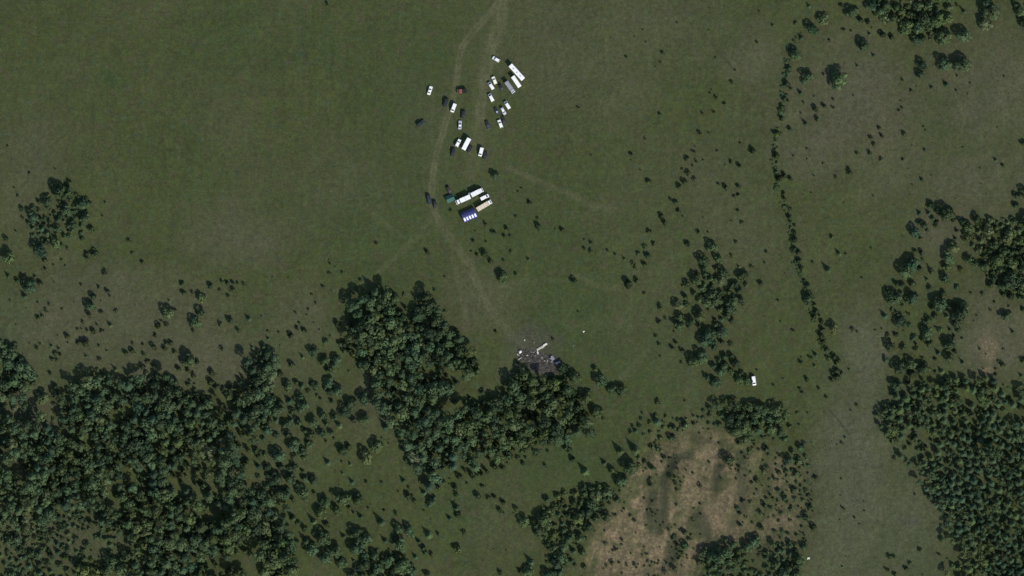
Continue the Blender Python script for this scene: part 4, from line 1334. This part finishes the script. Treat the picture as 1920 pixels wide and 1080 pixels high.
def make_bus(name, label, px, py, dirv, L, W, H, col, hatches, cat='bus', group='buses parked on the meadow'):
    root = bpy.data.objects.new(name, None)
    COL.objects.link(root)
    root.location = (wx(px), wy(py), gz(px, py) + 0.005)
    root.rotation_euler = (0, 0, math.atan2(-dirv[1], dirv[0]))
    k = (L, W, H)
    h = L / 2
    rings = [ring8(x, W * .46 * f, W * .5 * f, W * .45 * f, .35, .55, H * .88 * (1 - d), H * (1 - d))
             for x, f, d in ((-h, .95, .03), (-h + .12, 1, 0), (h - .5, 1, 0), (h - .12, .99, .03), (h, .93, .10))]
    body = part('body', mk(('busbody',) + k, lambda: loft(rings)), M[col], root)
    n = max(3, int(L / 1.6))
    for s in (-1, 1):
        for i in range(n):
            x = -h + .5 + (L - 1.3) * (i + .5) / n
            part('window', mk(('buswin', L, n), lambda: box(-(L - 1.3) / n * .44, (L - 1.3) / n * .44, -.012, .012, -.36, .36), bevel=.005), M['glass'], root, (x, s * (W * .5 + .008), H * .64))
    part('windshield', mk(('busws',) + k, lambda: box(-.012, .012, -W * .40, W * .40, -.45, .45), bevel=.005), M['glass'], root, (h + .015, 0, H * .60), (0, 0, 0))
    for xf in hatches:
        part('roof_hatch', mk(('hatch',), lambda: box(-.32, .32, -.3, .3, 0, .10), bevel=.03), M['grey'], body, (xf * L, 0, H + .012))
    add_wheels(root, (-.29 * L, .33 * L), W * .5, .46, 'bus')
    for s in (-1, 1):
        part('headlight', mk(('headlight',), lambda: box(-.05, .06, -.16, .16, -.07, .07), bevel=.02), M['lamp'], root, (h - .01, s * W * .34, .72))
    tag(root, label, cat, group)
    return root


# ------------------------------------------------------------------ vehicles around the tracks
make_bus('bus', 'long white bus with roof hatches, longest vehicle of the upper right row', 968.8, 135.5, (140, 155), 10.2, 2.5, 2.8, 'white', (-.25, .02, .27))
make_bus('minibus', 'shorter plain white minibus parked against the long white bus', 967.8, 153.2, (75, 110), 6.7, 2.2, 2.6, 'white', ())
make_truck('box_truck', 'grey truck with paler cab parked left of the white minibus', 956, 163.5, (75, 105), 7.0, 2.2, 2.5, 1.7, 'silver', 'grey', ribs=2, ribcol='silver')
make_car('hatch', 'car', 'white car standing alone at the top, left of the long bus', 'car', 930, 111, (-75, -42), 4.2, 1.75, 'white')
make_car('suv', 'car', 'cream white car left of the grey truck, right one of a pair', 'car', 926.8, 150.8, (-25, -60), 4.2, 1.85, 'offwhite')
make_car('van', 'van', 'white van left of the cream car, left one of a pair', 'van', 920.6, 160.8, (-40, -62), 4.3, 1.85, 'white')
make_car('hatch', 'car', 'black car between the white pair and the grey truck', 'car', 940, 164, (45, 70), 3.9, 1.65, 'dark')
make_car('van', 'van', 'white van alone beside the right track, below the pair', 'van', 920.6, 182.8, (-37, -70), 4.4, 1.9, 'white')
make_car('van', 'van', 'white van, upper right of the small group below the grey truck', 'van', 951, 197, (-45, -72), 4.5, 1.9, 'white')
make_car('hatch', 'car', 'silver white car in the middle of the small group below the grey truck', 'car', 943.6, 208, (50, 90), 4.3, 1.75, 'silver', roof=(-.2, .1, 'white'))
make_car('sedan', 'car', 'navy car with pale roof panel, left of the small group below the grey truck', 'car', 931.5, 209, (-35, -70), 4.3, 1.7, 'navy', roof=(-.16, .02, 'silver'))
make_car('suv', 'car', 'white car below the small group, beside a brown one', 'car', 937.8, 232.2, (-27, -70), 4.4, 1.85, 'white')
make_car('sedan', 'car', 'dark brown car touching the upper right of a white car', 'car', 944.2, 225.5, (-20, -80), 4.1, 1.65, 'brown')
make_car('sedan', 'car', 'dark navy car alone, left of the white and brown pair', 'car', 914.8, 234.5, (32, 90), 4.6, 1.7, 'navy')
make_car('sedan', 'car', 'silver white car below a black one, between the two tracks', 'car', 862.4, 234.3, (6, -90), 4.6, 1.8, 'silver', roof=(-.18, .03, 'white'))
make_car('hatch', 'car', 'black car above the silver one, between the two tracks', 'car', 868.5, 214.5, (-12, 80), 4.4, 1.75, 'dark')
make_car('van', 'van', 'white van beside the left track with a black car to its left', 'van', 850.3, 202.3, (-32, 82), 4.7, 1.95, 'white')
make_car('suv', 'car', 'black car left of a white van, across the left track', 'car', 835.8, 192, (-25, 80), 4.5, 1.9, 'dark')
make_car('sedan', 'car', 'bluish white car alone in the grass, leftmost pale vehicle', 'car', 806, 169.6, (28, -86), 4.7, 1.85, 'white')
make_car('suv', 'car', 'dark teal car alone, leftmost of all the vehicles', 'car', 789, 231.5, (62, -45), 4.6, 2.0, 'teal_dark')
make_truck('small_truck', 'faded red truck with dark canvas bed beside the left track', 866, 171, (-90, 6), 5.0, 2.3, 1.9, 2.6, 'red', 'canvas', gap=.08, cabH=2.0, group='trucks parked on the meadow')
make_car('suv', 'car', 'white car left of the short white box truck', 'car', 859, 268, (32, -62), 4.3, 1.8, 'white')
make_bus('minibus', 'white box-bodied minibus between a white car and a black car', 874.3, 270, (-50, 96), 6.7, 2.3, 2.7, 'white', ())
make_car('hatch', 'car', 'black car tucked against the lower right side of a white minibus', 'car', 880.6, 279.5, (-50, 90), 4.0, 1.6, 'dark')
make_car('hatch', 'car', 'black car alone below left of the white minibus', 'car', 849.4, 285.2, (-15, 80), 4.5, 1.75, 'dark')
make_car('van', 'van', 'white van with a black car hugging its right side', 'van', 901.8, 284.8, (-22, 80), 4.6, 1.95, 'white')
make_car('sedan', 'car', 'black car hugging the right side of a white van', 'car', 909.8, 291.5, (-10, 86), 4.5, 1.75, 'dark')
make_car('hatch', 'car', 'dark brown car above the teal tent', 'car', 842.2, 356.5, (30, 55), 4.1, 1.8, 'brown')
make_car('suv', 'car', 'large black car left of the tents, upper of the two there', 'car', 804.6, 374, (22, 108), 5.0, 2.0, 'navy')
make_car('hatch', 'car', 'smaller black car left of the tents, lower of the two there', 'car', 815.4, 383, (10, 60), 4.1, 1.7, 'dark')
make_truck('box_truck', 'white box truck with cab at its left end, nearest the teal tent', 868.2, 374.4, (-140, 62), 8.2, 2.35, 2.75, 1.9, 'white', 'white', gap=.45, ribs=1, ribcol='grey')
make_truck('box_truck', 'white box truck farthest up in the camp row', 894.6, 360.8, (112, -56), 6.7, 2.35, 2.8, 1.5, 'white', 'white', gap=.1, ribs=3, ribcol='silver')
make_car('van', 'van', 'small white van between the two rows of camp trucks', 'van', 908.8, 369.8, (76, -36), 4.7, 1.9, 'white')
make_truck('box_truck', 'beige truck with white cab at its right end, nearest the blue tent', 908, 385.4, (142, -84), 8.7, 2.35, 2.6, 1.8, 'white', 'beige', gap=.2, ribs=4, ribcol='wreck_white')
make_car('van', 'van', 'lone white van far right, at the foot of the copse', 'van', 1413.3, 714, (8, 56), 4.8, 2.05, 'white')


# small trailer beside the camp trucks
root = bpy.data.objects.new('trailer', None)
COL.objects.link(root)
root.location = (wx(880.5), wy(363.2), gz(880.5, 363.2) + .005)
root.rotation_euler = (0, 0, math.radians(25))
part('tub', mk(('tub',), lambda: box(-.8, .8, -.6, .6, .4, 1.15), bevel=.05), M['grey'], root)
part('drawbar', mk(('drawbar',), lambda: box(.8, 1.7, -.05, .05, .42, .52)), M['chassis'], root)
add_wheels(root, (0,), .72, .28, 'trailer')
tag(root, 'small grey trailer between the two uppermost white camp trucks', 'trailer')


# ------------------------------------------------------------------ tents
def vault(hl, hw, h, n=14, flat=0.0):
    prof = [(hw * math.cos(math.pi * k / n), h * math.sin(math.pi * k / n) ** 0.8) for k in range(n + 1)]
    rings = [[(x, y, z) for y, z in prof] for x in (-hl, -hl * .99, hl * .99, hl)]
    rings[0] = [(x, y * .985, z * .985) for x, y, z in rings[0]]
    rings[3] = [(x, y * .985, z * .985) for x, y, z in rings[3]]
    return loft(rings)


def arch(hw, h, w, t, a0, a1, n=10):
    vs, fs = [], []
    for k in range(n + 1):
        a = a0 + (a1 - a0) * k / n
        for rr in (0.005, t):
            for s in (-w, w):
                vs.append((s, (hw + rr) * math.cos(a), (h + rr) * math.sin(a) ** 0.8))
    for k in range(n):
        o = k * 4
        for a, b in ((0, 1), (1, 3), (3, 2), (2, 0)):
            fs.append((o + a, o + b, o + 4 + b, o + 4 + a))
    fs += [(0, 2, 3, 1), (n * 4, n * 4 + 1, n * 4 + 3, n * 4 + 2)]
    return vs, fs


tent = bpy.data.objects.new('frame_tent', None)
COL.objects.link(tent)
tent.location = (wx(879.6), wy(403.2), gz(879.6, 403.2) - 0.02)
tent.rotation_euler = (0, 0, math.radians(23))
TH, TW, TL = 2.9, 2.75, 3.75
part('canopy', mk(('canopy',), lambda: vault(TL, TW, TH)), M['blue_fabric'], tent)
for i in range(5):
    x = -TL + 2 * TL * (i + .5) / 5
    part('pale_panel', mk(('pale_panel',), lambda: arch(-TW, TH, .42, .05, math.radians(36), math.radians(80))), M['tent_panel'], tent, (x, 0, 0))
for i in range(6):
    x = -TL + 2 * TL * i / 5
    part('rib', mk(('rib_arch',), lambda: arch(TW, TH, .10, .10, math.radians(1), math.radians(179), 16)), M['blue_fabric'], tent, (x * .985, 0, 0))
part('door', mk(('tent_door',), lambda: box(-.02, .02, -.7, .7, .03, 2.0)), M['canvas'], tent, (TL + .03, 0, 0))
tag(tent, 'blue barrel-roofed frame tent with five pale panels, lowest in the camp', 'tent')

t2 = bpy.data.objects.new('ridge_tent', None)
COL.objects.link(t2)
t2.location = (wx(844.0), wy(372.0), gz(844, 372) - 0.02)
t2.rotation_euler = (0, 0, math.radians(24))
hl, hw, eh, rh = 2.0, 1.6, 1.2, 2.3
rings = [[(x, -hw, 0), (x, -hw, eh), (x, 0, rh), (x, hw, eh), (x, hw, 0)] for x in (-hl, hl)]
part('canvas', mk(('ridge_canvas',), lambda: loft(rings)), M['teal_fabric'], t2)
for s in (-1, 1):
    part('roof_fly', mk(('fly', s), lambda: ([(-hl - .15, 0, rh + .05), (hl + .15, 0, rh + .05), (hl + .15, s * (hw + .25), eh - .12), (-hl - .15, s * (hw + .25), eh - .12),
                                            (-hl - .15, 0, rh + .08), (hl + .15, 0, rh + .08), (hl + .15, s * (hw + .25), eh - .09), (-hl - .15, s * (hw + .25), eh - .09)],
                                           [(0, 1, 2, 3), (7, 6, 5, 4), (0, 4, 5, 1), (1, 5, 6, 2), (2, 6, 7, 3), (3, 7, 4, 0)])), M['teal_fabric'], t2)
part('door', mk(('ridge_door',), lambda: box(-.02, .02, -.45, .45, .03, 1.6)), M['canvas'], t2, (hl + .02, 0, 0))
tag(t2, 'dark teal ridge tent left of the white box truck', 'tent')


# ------------------------------------------------------------------ aircraft wreckage
def wreck_obj(name, vf, mat, px, py, z, rot, label, cat, group=None, smooth=False):
    vs, fs = vf
    me = bpy.data.meshes.new(name)
    me.from_pydata(vs, [], fs)
    me.update()
    me.materials.append(mat)
    o = bpy.data.objects.new(name, me)
    o.location = (wx(px), wy(py), gz(px, py) + z)
    o.rotation_euler = rot
    COL.objects.link(o)
    if label:
        tag(o, label, cat, group)
    return o


def wing(L, c0, c1, th, sweep, seed):
    """tapered aerofoil slab along x, bent and torn at the root"""
    r = random.Random(seed)
    rings = []
    for k in range(9):
        t = k / 8
        c = c0 + (c1 - c0) * t
        x = -L / 2 + L * t
        y0 = sweep * t
        hz = .28 + .08 * math.sin(3 * t) + .03 * r.uniform(-1, 1)
        tt = th * (1 - .5 * t)
        jag = r.uniform(-.12, .12) if k == 0 else 0
        rings.append([(x + jag, y0 - c * .5, hz), (x, y0 - c * .25, hz + tt * .8), (x - jag, y0 + c * .05, hz + tt), (x, y0 + c * .35, hz + tt * .55), (x + jag, y0 + c * .5, hz),
                      (x, y0 + c * .1, hz - tt * .5), (x - jag, y0 - c * .3, hz - tt * .45)])
    return loft(rings)


def shell(R, L, a0, a1, th, seed, n=10):
    """piece of a cylindrical skin with ragged ends"""
    r = random.Random(seed)
    vs, fs = [], []
    for k in range(n + 1):
        a = a0 + (a1 - a0) * k / n
        e0, e1 = r.uniform(-.18, .18) * L, r.uniform(-.18, .18) * L
        for rr in (R, R - th):
            vs.append((-L / 2 + e0, rr * math.cos(a), rr * math.sin(a)))
            vs.append((L / 2 + e1, rr * math.cos(a), rr * math.sin(a)))
    for k in range(n):
        o = k * 4
        for a, b in ((0, 1), (1, 3), (3, 2), (2, 0)):
            fs.append((o + a, o + b, o + 4 + b, o + 4 + a))
    fs += [(0, 2, 3, 1), (n * 4, n * 4 + 1, n * 4 + 3, n * 4 + 2)]
    return vs, fs


def sheet(L, W, seed):
    """crumpled skin panel"""
    r = random.Random(seed)
    nx, ny = 5, 4
    vs = []
    for lay in (0, 1):
        rr = random.Random(seed)
        for i in range(nx):
            for j in range(ny):
                edge = i in (0, nx - 1) or j in (0, ny - 1)
                x = (i / (nx - 1) - .5) * L + (rr.uniform(-.14, .14) * L if edge else rr.uniform(-.05, .05) * L)
                y = (j / (ny - 1) - .5) * W + (rr.uniform(-.14, .14) * W if edge else rr.uniform(-.05, .05) * W)
                vs.append((x, y, .10 + rr.uniform(0, .32) * min(L, W) * .6 + lay * .03))
    fs = []
    o = nx * ny
    for i in range(nx - 1):
        for j in range(ny - 1):
            a, b, c, d = i * ny + j, i * ny + j + 1, (i + 1) * ny + j + 1, (i + 1) * ny + j
            fs.append((a, b, c, d))
            fs.append((a + o, d + o, c + o, b + o))
    ring = [i * ny for i in range(nx)] + [(nx - 1) * ny + j for j in range(1, ny)] + [i * ny + ny - 1 for i in range(nx - 2, -1, -1)] + [j for j in range(ny - 2, 0, -1)]
    for k in range(len(ring)):
        a, b = ring[k], ring[(k + 1) % len(ring)]
        fs.append((a, a + o, b + o, b))
    return vs, fs


def cr(x, y):          # positions read in a nine times enlargement
    return 930 + x / 9, 600 + y / 9


wroot = bpy.data.objects.new('wing_section', None)
x, y = cr(775, 452)
wroot.location = (wx(x), wy(y), gz(x, y))
wroot.rotation_euler = (0, 0, math.atan2(105, 175))
COL.objects.link(wroot)
ws = part('skin', mk(('wing_skin',), lambda: wing(6.4, 1.35, 0.95, .22, .1, 4)), M['wreck_white'], wroot)
part('wing_tip', mk(('wing_tip',), lambda: box(.9, 3.15, -.46, .62, .31, .60), bevel=.08), M['wreck_tip'], wroot)
part('aileron', mk(('aileron',), lambda: box(-.4, 1.0, -.85, -.62, .28, .42), bevel=.03), M['wreck_tip'], wroot)
tag(wroot, 'long white torn wing section sticking out of the scorched patch', 'wreckage')

PI = math.pi
x, y = cr(950, 648)
wreck_obj('engine_cowling', shell(1.05, 2.2, .1, PI * 1.15, .06, 3), M['wreck_blue'], x, y, .08, (0, 0, math.radians(-50)), 'curved bluish white cowling shell at the right end of the wreckage', 'wreckage', 'aircraft wreckage')
x, y = cr(1045, 722)
wreck_obj('engine_core', shell(.62, 2.4, 0, 2 * PI, .2, 5, 16), M['wreck_blue'], x, y, .60, (0, 0, math.radians(20)), 'grey bluish tube lying by the trees right of the wreckage', 'wreckage', 'aircraft wreckage')
x, y = cr(408, 535)
wreck_obj('tail_fragment', shell(.75, 1.3, .15, PI - .15, .05, 8), M['wreck_tip'], x, y, .05, (0, 0, math.radians(40)), 'bright white rounded fragment at the left end of the wreckage', 'wreckage', 'aircraft wreckage')
x, y = cr(395, 655)
wreck_obj('spar', wing(2.4, .55, .4, .14, 0, 12), M['wreck_white'], x, y, -.05, (0, 0, math.radians(35)), 'pale bar-shaped piece on the lower left rim of the scorched patch', 'wreckage', 'aircraft wreckage')
x, y = cr(372, 585)
wreck_obj('skin_panel', sheet(1.6, .8, 21), M['wreck_blue'], x, y, 0, (0, 0, math.radians(-50)), 'grey skin panel just below the bright white left fragment', 'wreckage', 'aircraft wreckage')
x, y = cr(705, 555)
wreck_obj('skin_panel', sheet(1.7, .7, 22), M['wreck_tip'], x, y, 0, (0, 0, math.radians(-65)), 'pale panel at the root of the torn wing section', 'wreckage', 'aircraft wreckage')
PIECES = [(530, 597, 1.0, .8, 'wreck_white', 10, 'small pale panel left of middle in the scorched patch'), (770, 640, 1.1, .9, 'wreck_blue', 30, 'grey panel right of middle in the scorched patch'),
          (870, 690, 1.2, .7, 'wreck_white', 80, 'pale panel left of the curved cowling shell'), (815, 690, .8, .6, 'wreck_white', 20, 'tiny pale piece below the grey panel in the scorched patch'),
          (660, 600, 1.0, .8, 'wreck_grey', 60, 'scorched panel below the wing root'), (440, 640, 1.1, .7, 'wreck_grey', 40, 'scorched piece beside the pale bar at lower left'),
          (600, 540, 1.6, 1.0, 'wreck_grey', 5, 'wide scorched panel above the middle of the patch'), (640, 545, .8, .6, 'wreck_white', 50, 'pale scrap left of the wing root'),
          (495, 650, 1.2, .8, 'wreck_grey', 70, 'scorched panel at lower left of the patch'), (940, 705, 1.0, .8, 'wreck_blue', 15, 'bluish scrap under the curved cowling shell'),
          (560, 690, 1.3, .8, 'wreck_grey', 33, 'scorched panel on the lower edge of the patch'), (485, 340, .9, .7, 'wreck_tip', 25, 'small white scrap alone in the grass above the wreckage'),
          (645, 382, .6, .5, 'wreck_white', 66, 'tiny pale scrap in the grass between white scrap and wing'), (1305, 436, .6, .4, 'wreck_white', 12, 'tiny pale scrap in the grass right of the wing section'),
          (900, 655, .9, .6, 'wreck_grey', 45, 'scorched scrap left beside the curved cowling shell'), (735, 690, 1.1, .7, 'wreck_grey', 12, 'scorched panel at the centre of the patch')]
for i, (a, b, l, w, mt, rot, lab) in enumerate(PIECES):
    x, y = cr(a, b)
    wreck_obj('skin_panel', sheet(l * .8, w * .75, 50 + i), M[mt], x, y, 0, (0, 0, math.radians(rot)), lab, 'wreckage', 'aircraft wreckage')
x, y = 1094.5, 622
wreck_obj('skin_panel', sheet(.9, .7, 90), M['wreck_tip'], x, y, 0, (0, 0, .4), 'white scrap far out in the meadow right of the wreckage', 'wreckage', 'aircraft wreckage')
x, y = 1516, 1047
wreck_obj('skin_panel', sheet(1.2, .9, 91), M['wreck_tip'], x, y, 0, (0, 0, .2), 'white scrap beside the lower right rim of the sand pit', 'debris')

# charred shards over the scar
r = random.Random(9)
vs, fs = [], []
bx = np.array(BURN_POLY)
while len(fs) < 520 * 4:
    x, y = r.uniform(962, 1052), r.uniform(650, 706)
    if not in_poly(x, y, BURN_POLY) or (r.random() > .45 and y > 684):
        continue
    X, Y, Z = wx(x), wy(y), gz(x, y)
    s = r.uniform(.10, .42)
    a = r.uniform(0, 6.28)
    o = len(vs)
    for k in range(3):
        aa = a + k * 2.094 + r.uniform(-.5, .5)
        vs.append((X + s * math.cos(aa), Y + s * math.sin(aa) * r.uniform(.4, 1), Z - .02))
    vs.append((X + r.uniform(-.1, .1), Y + r.uniform(-.1, .1), Z + s * r.uniform(.5, 1.3)))
    fs += [(o, o + 1, o + 2), (o, o + 1, o + 3), (o + 1, o + 2, o + 3), (o + 2, o, o + 3)]
gv, gf = [], []
while len(gf) < 170 * 4:
    x, y = r.gauss(1003, 20), r.gauss(668, 9)
    if not in_poly(x, y, BURN_POLY) and r.random() > .25:
        continue
    X, Y, Z = wx(x), wy(y), gz(x, y)
    sz = r.uniform(.08, .30)
    a = r.uniform(0, 6.28)
    o = len(gv)
    for k in range(3):
        aa = a + k * 2.094 + r.uniform(-.6, .6)
        gv.append((X + sz * math.cos(aa), Y + sz * math.sin(aa) * r.uniform(.4, 1), Z - .02))
    gv.append((X, Y, Z + sz * r.uniform(.3, .8)))
    gf += [(o, o + 1, o + 2), (o, o + 1, o + 3), (o + 1, o + 2, o + 3), (o + 2, o, o + 3)]
go = wreck_obj('metal_debris', (gv, gf), M['wreck_blue'], 960, 540, 0, (0, 0, 0), None, None)
go.location = (0, 0, 0)
tag(go, 'small grey metal fragments strewn over and around the scorched patch', 'debris', None, 'stuff')
co = wreck_obj('charred_debris', (vs, fs), M['char'], 960, 540, 0, (0, 0, 0), None, None)
co.location = (0, 0, 0)
tag(co, 'black charred shards strewn over the scorched patch', 'debris', None, 'stuff')
